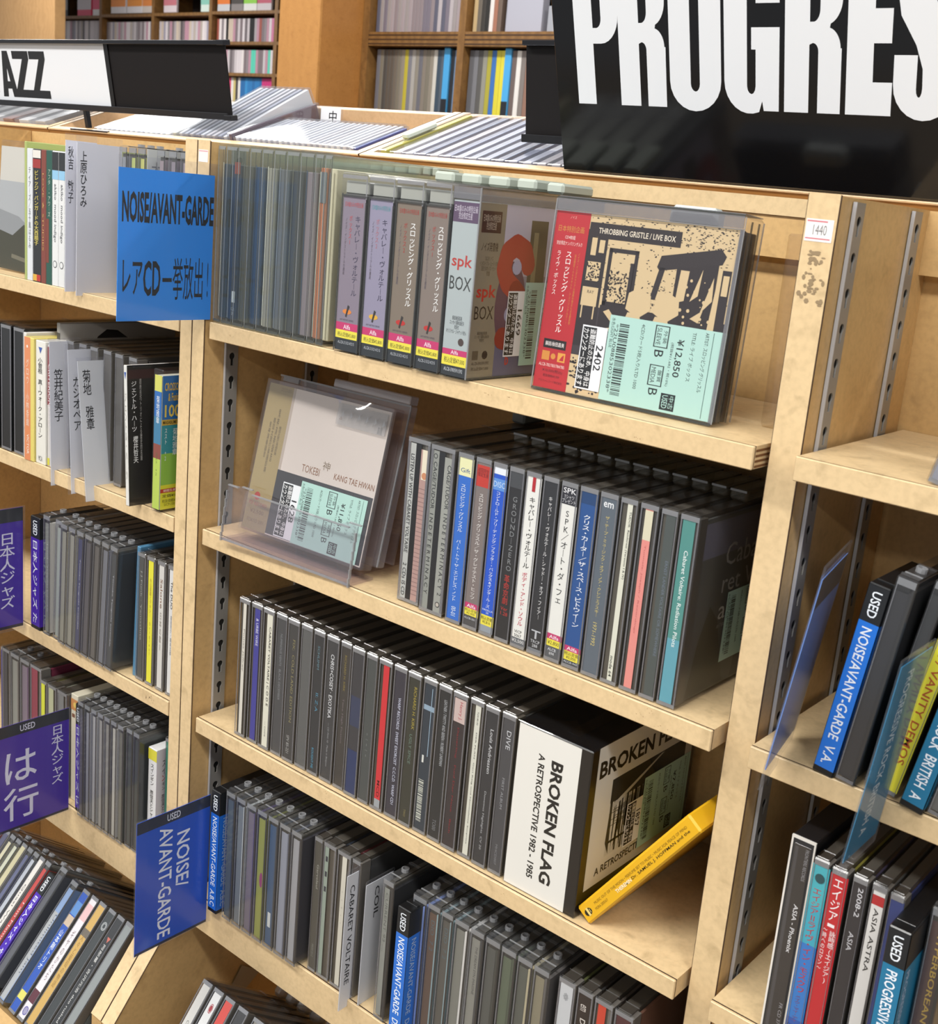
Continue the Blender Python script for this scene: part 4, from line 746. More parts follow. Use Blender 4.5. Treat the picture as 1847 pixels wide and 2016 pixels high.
specs = [
 ('clear case with a yellow green film edge at the start of the jazz spines', '#a9b56a', None),
 ('white spined disc with thin grey Japanese title, first of the top left jazz spines', '#d9dce0', vt('ティアーズ／五十嵐はるみ', '#6c7076', .3, .7, 30, 104)),
 ('black spined disc with yellow Japanese title and a white and red top', '#202224', lambda s, t, h: (s.rect(.2, t - .2, 104, 112, '#9c2e2c', 1), s.rect(.2, t - .2, 113, 120, '#e0dcd4', 1), s.text('ビレッジ・バンガードの大西順子', t * .2, t * .72, 34, 102, '#d8c860', 'v', 1, 2), s.rect(.4, t * .5, 1, 7, '#d8a83c', 1), s.rect(t * .5, t - .3, 1, 7, '#b8342c', 1))),
 ('red brown spined disc with gold lettering between black and green', '#7e3c30', vt('LOVE ★ STUDIES', '#c49a58', .3, .65, 30, 100, 'r')),
 ('dark green spined disc with a red lower half', '#1f5245', lambda s, t, h: (s.rect(.2, t * .5, 20, 60, '#7a3a2c', 1), s.text('アフター・アワーズ', t * .35, t * .75, 62, 104, '#b8c8b8', 'v', 0, 2))),
 ('white spined disc with grey italic title, left of an identical looking one', '#dfe0e0', lambda s, t, h: (s.rect(.2, t - .2, 96, 104, '#8fc0e0', 1), s.rect(.2, t - .2, 104, 120, '#26282a', 1), s.text('akiko  mood indigo', t * .25, t * .7, 40, 92, '#6a6c70', 'r', 1, 2), s.disc(t * .5, 20, t * .32, '#555759', 2), s.disc(t * .5, 20, t * .25, '#dfe0e0', 3))),
 ('white spined disc with grey italic title, right one of the pair', '#dfe0e0', lambda s, t, h: (s.rect(.2, t - .2, 96, 104, '#8fc0e0', 1), s.rect(.2, t - .2, 104, 120, '#26282a', 1), s.text('akiko  mood indigo', t * .25, t * .7, 40, 92, '#6a6c70', 'r', 1, 2), s.disc(t * .5, 20, t * .32, '#555759', 2), s.disc(t * .5, 20, t * .25, '#dfe0e0', 3))),
 ('black spined disc with white capitals beside the white name plates', '#2a2c2e', vt('SIMPLY BLUE  JAZZ PROJECT', '#d6d6d6', .25, .7, 20, 104, 'r', 1))]
for k, (lab, c, dr) in enumerate(specs):
    sleeve(lab + '', X[k], -14, ZL1, X[k + 1] - X[k] - .4, 121 if k else 127, c, dr)
q = uvx(-408, [(140, 262), (160, 263), (129, 572)])
plate('narrow white name plate with four stacked characters, left of the wider one, top shelf', -408, -25, 5, -83, 55, lambda s, a0, a1, b0, b1: (s.rect(a0, a1, b0, b1, '#dcdde4', 0), s.text('秋吉', a0 + 2.2, a0 + 7.5, b0 + 107, b0 + 127, '#1f2126', 'v', 2), s.text('敏子', a0 + 2.2, a0 + 7.5, b0 + 78, b0 + 98, '#1f2126', 'v', 2)), card=(0, 0, 0, 6), back='#dcdde4')
plate('wide white name plate with five stacked characters on the top shelf', -395, -22, 22, -85, 54, lambda s, a0, a1, b0, b1: (s.rect(a0, a1, b0, b1, '#d4d5dc', 0), s.text('上原ひろみ', a0 + 3, a0 + 9.5, b0 + 78, b0 + 126, '#1f2126', 'v', 2)), card=(0, 0, 0, 6), back='#dcdde4')
for k, (x, c, lab) in enumerate(((-352, '#8b8f94', 'clear case with a grey edge behind the bright blue plate'), (-338, '#b9c46a', 'clear case with a yellow green top strip behind the blue plate'), (-325, '#c8c96a', 'clear case with a lime label near the grey card, behind the blue plate'), (-298, '#9a8a8e', 'tall clear case with mauve lines, third from the left post'), (-282, '#8a8088', 'tall clear case with grey lines, second from the left post'), (-266, '#a09098', 'tall clear case against the left post on the top shelf'))):
    disc(lab, x, -9.5, ZL1, 12.5, (c, .2, .7), [], [], kind='keeper', h=131, book=c)
plate('pale grey card with one large faint character behind the bright blue plate', -309, -10, 30, -60, 48, lambda s, a0, a1, b0, b1: (s.rect(a0, a1, b0, b1, '#c4c6c0', 0), s.text('大友', a0 + 4, a0 + 14, b0 + 74, b0 + 98, '#6a6c70', 'v', 1)), back='#c4c6c0')
# second shelf
for k, (x, lab, c) in enumerate(((-566, 'black clear-edged disc case at the far left edge, second shelf', '#2c2e30'), (-543, 'thick black disc case with a pale rim, second from far left on the second shelf', '#1c1d1f'), (-520.5, 'glossy black disc case right before the thin white sleeve, second shelf', '#17181a'))):
    disc(lab, x, -15 + k, ZL2, 21 if k else 22, (c, .1, .9), [], kind='jewel', h=127, book='#1a1a1c', tray='#121214')
X = x_at([43, 50, 68.5, 88, 101], -15, ZL2 + 122)
sleeve('thin white card sleeve beside the orange spine, second shelf', X[0] + 1, -14, ZL2, X[1] - X[0] - 1.5, 124, '#e0dcd8', vt('grace mahya', '#8a8480', .3, .7, 20, 90, 'r'))
sleeve('orange spined disc with white title and cream side, second shelf', X[1], -16, ZL2, X[2] - X[1] - .6, 121, '#e0cf70', lambda s, t, h: (s.rect(0, t * .66, 0, h, '#dd8a5c', 0), s.text('グロウ｜小林香織', t * .2, t * .5, 34, 100, '#f2dccc', 'v', 0, 2), s.disc(t * .33, 112, 1.4, '#f2e6dc', 2), s.text('VICTOR', t * .25, t * .5, 6, 26, '#f2e0d0', 'r', 2, 2)))
sleeve('cream spined disc with bold black Japanese title, second shelf', X[2], -14, ZL2, X[3] - X[2] - .6, 120, '#e4e2da', lambda s, t, h: (s.text('小曽根 真｜ウォーク・アローン', t * .25, t * .7, 26, 104, '#3a3a38', 'v', 2, 2), s.poly([(t * .3, 114), (t * .7, 114), (t * .5, 108)], '#3c5aa8', 2), s.text('MCA', t * .3, t * .7, 3, 8, '#777777', 'h', 0, 2)))
sleeve('disc with maroon, red and white patchwork spine just before the name plates', X[3], -12, ZL2, 13, 118, '#d8d4d0', lambda s, t, h: (s.rect(0, t * .5, 60, 116, '#8a2c34', 1), s.text('CRITERIONESSES', t * .1, t * .5, 40, 100, '#e8e0e0', 'r', 2, 2), s.text('クリヤ・マコト', t * .55, t * .9, 16, 60, '#4a4a50', 'v', 0, 2), s.rect(0, t * .3, 1, 8, '#d8d040', 2)))
for k in range(6): disc('dark clear-topped disc case behind the name plates, %s from the left, second shelf' % ORD[k], -447 + k * 20, -1 + (k % 2), ZL2, 14, ('#5c5a58', .1, .8), [], h=125, book='#3c3a3a', group='dark cases behind the name plates')
o = thing('disc_case', 'large dark picture case with a black silhouette shape behind the orange spine', 'CD case', -478, 8, ZL2)
b = MB(); b.bbox(0, 6, 0, 130, 126, 136, mat('#8b8884', .4), .5); b.bbox(0, 6, 0, 130, 0, 126, mat('#3c3a38', .4), .5); b.obj('case', o)
s = Sheet((6.1, 0, 0), **FACE); s.rect(0, 130, 80, 135, '#b4b1ad', 0); s.poly([(35, 110), (40, 122), (50, 129), (62, 128), (74, 120), (78, 108)], '#1a1816', 1); s.obj('cover_art', o)
def nm(txt, a, e, z0, z1, c='#d6d8de'): return lambda s, a0, a1, b0, b1: (s.rect(a0, a1, b0, b1, c, 0, .4), s.text(txt, a0 + a, a0 + e, b0 + z0, b0 + z1, '#1c1d22', 'v', 2))
plate('white name plate with five bold stacked characters, leftmost of three on second shelf', -440, -20, 12, -272, -131, nm('笠井紀美子', 4, 13, 62, 112), card=(1, 1, 0, 3), lean=-.03)
plate('white name plate with katakana name, middle one of three on the second shelf', -405, -22, 12, -272, -131.5, nm('カシオペア', 4, 12, 60, 110), card=(3, 1, 0, 5), lean=-.06)
plate('leaning white name plate with four spaced characters, rightmost of three, second shelf', -372, -25, 14, -271, -139, lambda s, a0, a1, b0, b1: (s.rect(a0, a1, b0, b1, '#d2d5d8', 0, .4), s.text('菊地', a0 + 4, a0 + 12, b0 + 98, b0 + 121, '#1c1d22', 'v', 2), s.text('雅章', a0 + 5, a0 + 13, b0 + 66, b0 + 88, '#1c1d22', 'v', 2)), card=(1, 0, 0, 3), lean=-.13)
o = sleeve('white spined disc with black cover in white Japanese type, right of the name plates', -304, -28, ZL2, 5, 124, '#dddcd8', lambda s, t, h: (s.text('ジェントル・ハーツ', t * .25, t * .75, 24, 100, '#9a968c', 'v', 0, 2), s.poly([(1, 118), (4, 118), (2.5, 112)], '#3c5aa8', 2)), drawside=lambda s, d, h: (s.rect(0, d, 0, h, '#1e1c1c', 0), s.text('ジェントル・ハーツ', 4, 9, 66, 110, '#e8e8e6', 'v', 2, 1), s.text('櫻井哲夫', 5, 10, 38, 62, '#e8e8e6', 'v', 2, 1), s.text('超絶技巧トリオによる歴史的名盤', 12, 14, 40, 112, '#b8b4b0', 'v', 0, 1), s.rect(0, d, 112, 120, '#3a1c1e', 1)), lean=-.06)
def cr_spine(s, t, h): s.rect(0, t, 0, 45, '#b8cf5a', 0); s.rect(0, t, 45, 58, '#8c4a40', 0); s.rect(0, t, 58, 82, '#3f7fa4', 0); s.rect(0, t, 82, 104, '#2f6fb8', 0); s.rect(0, t, 104, 118, '#d8d868', 0); s.text('菊地雅章', t * .3, t * .75, 76, 100, '#e0e8f0', 'v', 1, 2); s.text('ススト +2', t * .35, t * .6, 30, 50, '#5a7038', 'v', 0, 2)
def cr_side(s, d, h):
    s.rect(0, d, 0, h, '#2470b8', 0); s.rect(0, d, 30, 76, '#2f8f9c', 1); s.rect(0, d, 18, 50, '#8cbf4c', 1.5); s.rect(0, d, 0, 22, '#d8d838', 2); s.rect(0, d, 15, 18.5, '#b83a2c', 3)
    s.text('CROSSOVER\n& Fusion', 2, 22, 96, 112, '#e0c050', 'h', 3, 4); s.text('1000', 2.5, 24, 82, 93, '#e8d060', 'h', 3, 4); s.rect(0, d, 75, 80, '#c8a848', 3); s.text('MASABUMI KIKUCHI', 1, 26, 76, 79, '#3a2c14', 'h', 2, 4)
    s.text('菊地雅章', 11, 16, 48, 72, '#e0eef0', 'v', 1, 4); s.text('ススト +2', 3, 5.4, 44, 72, '#e0eef0', 'v', 1, 4); s.text('期間生産限定', 3, 22, 15.6, 18, '#f0d8d0', 'h', 1, 4); s.text('定価¥1,000', 2, 24, 10.5, 13.5, '#3a3a20', 'h', 1, 4); s.text('税抜価格¥926\nSICP-10019', 2, 20, 3, 9, '#6a6a28', lvl=4)
o = thing('disc_case', 'blue to yellow green obi disc with large gold numerals beside the left post', 'CD case', -281, -19, ZL2)
b = MB(); b.bbox(0, 13, 0, 142, 0, 126, CLEAR, 1); b.obj('case', o)
b = MB(); b.box(1, 11.4, 1.5, 138, 3, 120, mat('#c8c8b8', .5)); b.obj('tray', o)
s = Sheet((1.2, .9, 0), **SPINE)
MBO = s.O; s.O = Vector((1.2, .9, 2.6)); cr_spine(s, 10, 118); s.obj('spine_label', o)
s = Sheet((11.6, 1.5, 2.6), **FACE); cr_side(s, 60, 118); s.obj('cover_art', o)
# third shelf of the left bay
PUR, PUR2 = '#43259c', '#2a1d5c'
def d_jazz(s, a0, a1, b0, b1):
    w_ = a1 - a0; s.rect(a0, a1, b0, b1, PUR, 0, .3); s.rect(a0, a1, b1 - 14, b1, '#20242c', 1); s.rect(a0, a1, b0, b0 + 3, '#1c1a30', 1)
    s.text('日本人ジャズ', a0 + w_ * .60, a0 + w_ * .86, b0 + 22, b0 + 100, '#dcdcee', 'v', 2)
plate('purple plate with stacked white characters at the far left, third shelf', -490, -80, -18, -433, -304, d_jazz, card=(0, 2, 3, 1), back=PUR)
spine_divider('purple spine divider with black top beside the purple plate, third shelf', -483, -16, ZL3 + .2, 17, 118, 70, PUR, PUR, '日本人ジャズ た')
for k, (x, lean_, c, e, lab) in enumerate([(-461, 0, '#7b7d76', '#e0dcd6', 'keeper-cased disc with a white red speckled spine next to the purple spine divider')] + [(-443 + k_ * 13.4, .035 + .004 * k_, cc, ee, 'leaning keeper-cased disc with a %s spine, third shelf left bay' % n_) for k_, (cc, ee, n_) in enumerate((('#9aa09a', '#aab4b4', 'pale blue grey'), ('#8b897c', '#c8c2ac', 'cream and grey'), ('#8f8c80', '#c4beae', 'sand coloured'), ('#3b3e5e', '#3d4068', 'navy with silver lettering'), ('#4f4c52', '#54525c', 'dark mauve'), ('#5c5854', '#6c6864', 'umber grey'), ('#6e7078', '#8e94a8', 'misty blue'), ('#3a3e42', '#2c3034', 'charcoal')))]):
    disc(lab, x, -16 if k < 2 else -19, ZL3 + (1 if k else 0), 13, (c, .12, .62), [('r', ('Tomoko Taniguchi ensemble', 'No Dice', 'Duo', 'Masahiko Togashi 1975')[k % 4], '#c8c8d0', 24, 96, .4, .7)] if k in (0, 4, 8) else [], [], kind='keeper', book=e, lean=lean_)
o = sleeve('blue card sleeve tucked behind the leaning keepers, third shelf left bay', -322, -6, ZL3, 5, 128, '#4b80a4', lean=.03)
for k, (u0, u1, lab, c, tx, bk_) in enumerate(((265, 285, 'grey spined disc left of the yellow one, third shelf left bay', '#4c4e4e', [('r', 'J.J.Funk · Yamashita', '#a8aaa6', 40, 108, .35, .7)], None), (283, 306, 'disc with a bright yellow spine and faint red title', '#e8e23c', [('v', '外山喜雄とデキシー Original', '#b8a030', 30, 104, .3, .7, 1)], '#284e78'), (308, 327, 'disc with a white spine and script title between yellow and the post', '#d6d4ce', [('r', 'Salone', '#8a6a58', 80, 108, .3, .75, 1), ('v', '日本の歌Ⅱ', '#8a8478', 40, 76, .3, .7)], '#7a7aa0'), (327, 346, 'disc with a white spine and bold black letters against the left post', '#e2e2e0', [('r', 'The DUO', '#26262a', 84, 110, .3, .7, 2), ('v', '森田亮介・岡本太郎', '#6a6a6a', 40, 78, .4, .65)], '#6a5a78'))):
    slim(lab, u0, u1, -9, ZL3, c, tx, book=bk_, w=(.2, .74), x=(-314, -299.5, -283.5, -268)[k], t=13.5)
# fourth shelf of the left bay
def d_ha(s, a0, a1, b0, b1):
    w_ = a1 - a0; s.rect(a0, a1, b0, b1, PUR, 0, .3); s.rect(a0, a1, b1 - 12, b1, '#20242c', 1); s.rect(a0, a1, b0, b0 + 2.5, '#1c1a30', 1); s.text('USED', a0 + w_ * .40, a0 + w_ * .58, b1 - 9.5, b1 - 3, '#dcdcee', 'h', 2)
    s.text('は', a0 + w_ * .22, a0 + w_ * .60, b0 + 50, b0 + 82, '#dcdcee', 'h', 3); s.text('行', a0 + w_ * .20, a0 + w_ * .62, b0 + 10, b0 + 44, '#dcdcee', 'h', 3); s.text('日本人ジャズ', a0 + w_ * .78, a0 + w_ * .93, b0 + 34, b0 + 96, '#dcdcee', 'v', 2)
plate('large purple plate with two big white characters at the lower left', -405, -104, -19, -602, -489, d_ha, card=(0, 1, 1, 1), back=PUR)
spine_divider('purple spine divider with black top, right of the large purple plate', -402, -15, ZL4 + .2, 9, 117, 70, PUR, PUR, '日本人ジャズ は')
X4 = x_at([0, 4, 19, 38, 58, 82, 96, 115, 136], -8, ZL4 + 125)
for k, (c, e, tx, lab) in enumerate((('#4a4884', '#4a4884', (), 'blue violet edge'), ('#3c3e46', '#d8d8d4', [('v', '本多俊之ラジオクラブ', '#4a4a48', 50, 104, .5, 1.0)], 'white Japanese strip'), ('#8c8c84', '#6c6460', (), 'dusty clear rim'), ('#7c6c7c', '#54305c', (), 'plum edge'), ('#8a3448', '#7a3048', (), 'wine red spine'), ('#d9dd3c', '#d3d83a', (), 'bright lemon spine'), ('#b9bc98', '#9a9c8a', (), 'pale olive rim'), ('#7a7c7c', '#5a5c5c', (), 'smoke grey spine'))):
    disc('disc case with a %s behind the large purple plate' % lab, X4[k], -8 - (k > 4) * 2, ZL4, max(5, X4[k + 1] - X4[k] - .3), (c, .1, .62), tx, [], kind='keeper' if k in (2, 3) else 'jewel', book=e, h=125 if k < 5 else 116)
sleeve('card disc with white and orange picture squares above the purple plate', -425, -6, ZL4, 12, 117, '#d9d2bc', lambda s, t, h: (s.rect(0, t, 100, 112, '#c8884c', 1), s.disc(t * .6, 106, 3, '#e0c060', 2), s.rect(2, 7, 92, 96, '#7a4a34', 2)))
for k in range(9):
    disc(['keeper-cased disc with a %s spine on the fourth shelf of the left bay' % n_ for n_ in ('dark lead grey', 'silver lined', 'white lined', 'pearl grey', 'ash', 'nearly white', 'thin striped', 'greenish black', 'black')][k], -392.5 + k * 11.2, -19 + (k > 6) * 2, ZL4, 11, (['#5c5a60', '#8c8c90', '#a4a2a0', '#98948e', '#8a867e', '#b0aca2', '#6a685c', '#3c4240', '#343a38'][k], .15, .6), [], [], kind='keeper', book=['#44444c', '#c4c4c8', '#d4d2ce', '#a8a4a0', '#6a6660', '#d8d4cc', '#4a4a44', '#2c3230', '#262c2a'][k])
o = sleeve('white spined disc with green and black top, beside the left post on fourth shelf', -289, -9, ZL4, 13, 112, '#dcdcdc', lambda s, t, h: (s.rect(0, t, 100, 111, '#d8d040', 1), s.text('スインギン 原信夫とシャープス&フラッツ', t * .3, t * .7, 6, 96, '#3a3a3a', 'v', 1, 2)), drawside=lambda s, d, h: (s.rect(0, d, 0, h, '#d8d2da', 0), s.text('スイ', 6, 10, 86, 100, '#3a3838', 'v', 1, 1), s.text('ン', 6, 10, 79, 85, '#b83a34', 'v', 1, 1), s.text('ギン 原信夫とシャープス&フラッツ', 6, 10, 6, 78, '#3a3838', 'v', 1, 1)))
disc('clear case with a green inner card beside the white spined disc', -274.5, -2, ZL4, 12, ('#2c7a62', .1, .6), [], [], book='#1f7a60', h=125)
# ---- right bay
TEAL = '#1f6e94'
o = disc('leaning disc case at the right edge of the upper right shelf', 378, -10, Z1 + 1, 13, ('#8a8c96', .14, .85), [('r', 'ROCK', '#e6e6ea', 10, 30, .3, .7)], book='#4a4a52', lean=.22)
ln = math.atan2(14, 117)
spine_divider('bright blue spine divider with sideways white capitals, upper shelf of the right bay', 346.5, -16, Z2 + 1.2, 12.5, 117, 62, '#1f6fd0', '#1f6fd0', 'NOISE/AVANT-GARDE  V.A.', lean=ln)
q = uvx(337, [(1710, 1108), (1560, 1530)])
plate('clear edged plate with pale blue card standing left of the bright blue spine divider', 333, -52, 14, -262, -128, lambda s, a0, a1, b0, b1: (s.rect(a0, a1, b0, b1, '#5f84c8', 0), s.rect(a0, a1, b1 - 18, b1, '#3a3c44', 1)), card=(2, 0, 12, 8), lean=ln, back='#5f84c8', yaw=.20)
disc('black bulky disc case right of the bright blue spine divider', 360, -17, Z2 + 1.5, 12.5, ('#1c1c20', .1, .9), [], kind='keeper', book='#141416', tray='#0f0f12', lean=ln)
disc('black disc case with clear ridges just left of the yellow spine', 373.5, -8, Z2 + 2.5, 9, ('#222426', .1, .9), [], kind='keeper', book='#17191a', tray='#131414', lean=ln + .03)
disc('bright yellow spined disc with red brown capitals in the right bay', 384, -14, Z2 + 3, 11, ('#e6df38', .05, .93), [('r', 'V.A. / VANITY DEMOS', '#b8541c', 20, 100, .3, .75, 2)], lean=ln + .05)
def d_prog_reflection(s, a0, a1, b0, b1):
    s.rect(a0, a1, b0, b1, TEAL, 0, .3); s.text('PROGRESSIVE ROCK BRITISH A', a0 + (a1 - a0) * .3, a0 + (a1 - a0) * .5, b0 + 10, b1 - 6, '#b8ccd8', 'r', 2)
q = uvx(391, [(1847, 1240), (1655, 1695), (1690, 1700)])
plate('large teal plate leaning out in front of the yellow spine, right bay', 388, -62, -14, -284, -160, d_prog_reflection, card=(2, 2, 6, 4), back=TEAL, lean=.10)  # teal and capitals painted in as the divider's reflection on a clear plate
spine_divider('teal spine divider with sideways white capitals at the right edge', 398, -18, Z2 + 2, 13, 117, 62, TEAL, TEAL, 'PROGRESSIVE ROCK  BRITISH  A', lean=ln + .05)
disc('clear keeper case at the right edge beyond the teal divider', 412, -16, Z2 + 2, 13, ('#5a5a58', .1, .8), [], kind='keeper', lean=ln + .05)
# lower right shelf
o = thing('disc_case', 'slipcased disc with white edges and black spine in white italic title, lower right shelf', 'CD case', 341, -14, Z3)
b = MB(); b.bbox(0, 15, 1, 142, 0, 130, mat('#1b1a1c', .35), .6); b.box(0, 15, 0, 1.2, 0, 130, mat('#d9d4cc', .6)); b.obj('slipcase', o)
s = Sheet((0, -.05, 0), **SPINE); s.rect(1.2, 14, 1.5, 128.5, '#2b2b2d', 0); s.rect(3, 5, 4, 124, '#45464a', 1); s.text('ASIA - Phoenix', 8, 10.8, 56, 88, '#f0f0f0', 'r', 2); s.text('FRONTIERS RECORDS', 9.5, 11.6, 104, 124, '#a4a4a8', 'r', 0); s.text('FR CD 370', 9.5, 11.6, 6, 22, '#a4a4a8', 'r'); s.obj('spine_label', o)
b = MB(); b.bbox(2.4, 12.8, -.7, -.15, 3, 126, CLEAR, .2); b.obj('jewel_edge', o)
o = disc('disc with a turquoise to blue spine and red brush Japanese title, lower right shelf', 357.5, -19, Z3, 11, ('#2f78c4', .02, .96), [('v', 'エイジアⅡライヴ・イン・モスクワ', '#b4303a', 38, 106, .25, .75, 2), ('v', 'メイク・マイ・デイ', '#7a4068', 18, 36, .3, .65), ('h', 'DMCR\n55006\n¥3,800', '#16305c', 6, 16, .1, .9, 1)], [(70, 121, '#3aa6bc'), (95, 121, '#45b0bc'), (3.2, 20, '#2a58a8')])
s = Sheet((0, .7, 0), **SPINE); s.disc(5.5, 113, 3, '#1c4a52', 4, 12); s.obj('emblem', o)
disc('disc with a red paper band, bold white Japanese title and yellow price box', 369, -20.5, Z3, 11, ('#c0222c', .02, .96), [('v', 'エイジア', '#f4ecec', 92, 118, .25, .78, 3), ('r', '—', '#f4ecec', 88, 90, .3, .7), ('v', '詠時感(エイジア)', '#f0e0e0', 52, 86, .5, .85, 2), ('v', '〜時へのロマン〜', '#f0e0e0', 60, 86, .12, .36, 1), ('h', '¥1,470', '#7a2418', 11, 16, .05, .95, 2), ('h', '税込価格', '#3a3010', 7, 10, .1, .9, 1)], [(5, 18, '#e8cc30')], book='#7a7430')
disc('black spined disc with spaced white serif numerals and title, lower right shelf', 381, -19, Z3, 10.5, ('#2c2b30', .1, .9), [('r', '2008-2', '#d4d4d8', 100, 118, .4, .75, 1), ('r', 'ASIA', '#c4c4c8', 78, 90, .3, .65, 1), ('r', 'GEFFEN', '#8c8c90', 6, 22, .3, .6)], book='#3a3448')
disc('white spined disc with a small red square and black capitals, lower right shelf', 392, -18.5, Z3, 10.5, ('#e2e0dc', .16, .80), [('r', 'ASIA ASTRA', '#2c2c2e', 70, 110, .3, .72, 1)], [(112, 118, '#b8262c')])
disc('dark blue spined disc just before the teal lettered divider, lower right shelf', 403, -20, Z3, 9.5, ('#2a3c78', .1, .9), [('r', 'ASIA  THEN & NOW', '#c8ccd8', 20, 84, .3, .65)], book='#22305c')
spine_divider('teal spine divider with black top and white capitals on the lower right shelf', 411, -38, Z3, 12.5, 117, 84, TEAL, TEAL, 'PROGRESSIVE ROCK  BRITISH  A')
disc('brown spined disc with gold sideways lettering at the lower right edge', 425, -16, Z3, 13, ('#4a3230', .1, .86), [('r', 'HYPERBOREAN ARCANUM', '#b8963c', 10, 112, .4, .75, 2)], book='#3a2826', kind='keeper')
# ---- sloping lower bins
pb5 = math.atan2(.6, .8)
def bin_disc(label, x, b0, t, spine, texts=(), blocks=(), kind='keeper', book=None, lean=0, dz=0):
    o = disc(label, x, -44.4 + b0 * .6, -649.9 + b0 * .8, t, spine, texts, blocks, kind=kind, book=book)
    o.rotation_euler = (Matrix.Rotation(-pb5, 4, 'X') @ Matrix.Rotation(lean, 4, 'Y')).to_euler(); return o
b = MB()
M5 = Matrix.Translation((0, -44.4, -649.9 - fo)) @ Matrix.Rotation(-pb5, 4, 'X')
for x0, x1 in ((-748, -253), (-212, 281), (308, 803)):
    b.box(x0, x1, -2, 150, -137, -123.6, WOODIN, M5)
b.obj('sloping_tray', fix)
L5 = [('#26282a', '#2c2e6c', 'black spine with a navy square on top', [('h', '■', '#2c3c9c', 108, 118, .2, .9)]), ('#d8dce2', '#b8303a', 'white spine between navy and red edges', [('r', 'DREAMS', '#9c3a44', 60, 100, .3, .7)]), ('#54546c', '#3c3e5c', 'dusty violet spine', []), ('#cfc8a8', '#d0c8a0', 'parchment spine', []), ('#c8c8b0', '#cfc892', 'buff spine and grey lines', []), ('#c4bd98', '#c8b87c', 'straw spine', []), ('#5c6080', '#4a4e80', 'indigo glitter spine', []), ('#b8bcc4', '#8c9098', 'silver spine with small print', []), ('#dcd8d0', '#c8c4b4', 'ivory spine in black handwriting', [('r', '. Quasi Waltz . live', '#4a4844', 20, 100, .3, .7)]), ('#c23a34', '#b83430', 'bright red spine in white capitals', [('r', 'I am Mamoru', '#ecd4d0', 30, 80, .3, .7)])]
for k, (c, e, n_, tx) in enumerate(L5):
    bin_disc('tilted disc case with a %s, lower left bin' % n_, -514 + k * 11.2, -121.6, 10.7, (c, .12, .74), tx, [], book=e, kind='jewel' if k in (2, 5, 8) else 'keeper', lean=.06)
o = spine_divider('tilted purple spine divider with black top among the discs of the lower left bin', -401.5, -44.4 - 121 * .6, -649.9 - 121 * .8, 10.5, 117, 60, PUR, PUR, '日本人ジャズ・や〜 V.A.', lean=0)
o.rotation_euler = (Matrix.Rotation(-pb5, 4, 'X') @ Matrix.Rotation(.07, 4, 'Y')).to_euler()
for k, (x, c, e, n_, tx, bl) in enumerate(((-389, '#55565c', '#4a4e58', 'tall smoky grey case', [], []), (-366, '#8aa4cc', '#7c98c8', 'pale blue topped silver spine', [('r', 'Unlimited Jam', '#5c6474', 30, 90, .3, .7)], [(4, 92, '#b0b2b4')]), (-345.5, '#2c56b0', '#2c56b0', 'strong blue spine and yellow foot sticker', [('v', '山本剛トリオ', '#e4ecf8', 44, 84, .25, .75, 2)], [(14, 22, '#d8d468'), (88, 98, '#c8b49c'), (99, 112, '#5c8cc8')]), (-331, '#e0dcde', '#b84a58', 'white spine and pink red top mark', [('v', 'ギヤのかたち', '#8c7c80', 40, 90, .3, .7), ('h', '◍', '#5c58a0', 6, 14, .2, .9)], [(100, 116, '#e0b8b8'), (18, 30, '#5c2c38')]), (-317.5, '#c8a45c', '#c09c50', 'gold paper spine', [('v', '人々と葡萄の物語', '#a07c3c', 40, 92, .3, .7)], [(90, 97, '#6c6458')]), (-302, '#3a3f40', '#3c4040', 'dark green grey spine and faint logo', [('h', '◎', '#b0b4b4', 104, 112, .2, .9)], []), (-288, '#303234', '#2c2e30', 'black spine with a small red triangle', [('r', '阿部薫・吉沢元治 duo rushed', '#c8c8c4', 20, 96, .35, .7, 1), ('h', '▼', '#c06a5c', 98, 103, .3, .8)], []), (-274, '#8a8f8e', '#6c7270', 'fog grey spine against the left divider post', [], []))):
    bin_disc('tilted disc with a %s, lower left bin' % n_ if k else 'tilted tall smoky grey case right of the purple divider, lower left bin', x, -121.5 + (4 if k == 0 else 0), 12.8, (c, .1, .85), tx, bl, kind='keeper' if k < 2 else 'jewel', book=e, lean=.05)
for k, (x, c, tx, n_) in enumerate(((-152.5, '#c8c6c0', [('r', 'Ordinary sound ..', '#6c6a66', 50, 90, .3, .7)], 'silver white spine, first at the bottom of the middle bay'), (-137, '#d8d8d6', [('h', '◉', '#a03038', 104, 112, .3, .8)], 'white spine and small red seal at the bottom of the middle bay'), (-121.5, '#c8443a', [], 'orange red spine at the bottom of the middle bay'), (-104, '#2a2a2c', [], 'black rim, fourth at the bottom of the middle bay'), (-84, '#77736a', [], 'taupe rim, fifth at the bottom of the middle bay'), (-66, '#605c56', [], 'umber rim, sixth at the bottom of the middle bay'))):
    o = bin_disc('tilted disc with %s' % n_, x, -121.5, 14.5, (c, .2, .8), tx, [], kind='jewel')
    b = MB(); b.bbox(1, 13, 96, 112, 125.5, 139, clear('#ffffff', .05, .14, .35, '#b4b2ac'), 3); b.box(2, 12, 96, 97, 137, 139.2, RIMW); b.box(2, 12, 110, 111, 137, 139.2, RIMW); b.obj('lock_tab', o)
b = MB(); b.box(-216, -204, 60, 80, -123, 5, mat('#a79a88', .5), M5)
s = Sheet((0, 0, 0), **FACE)
tp_ = [U(476, 1900, 0, -216), U(512, 1910, 0, -216), U(478, 1952, 0, -216), U(450, 1950, 0, -216)]
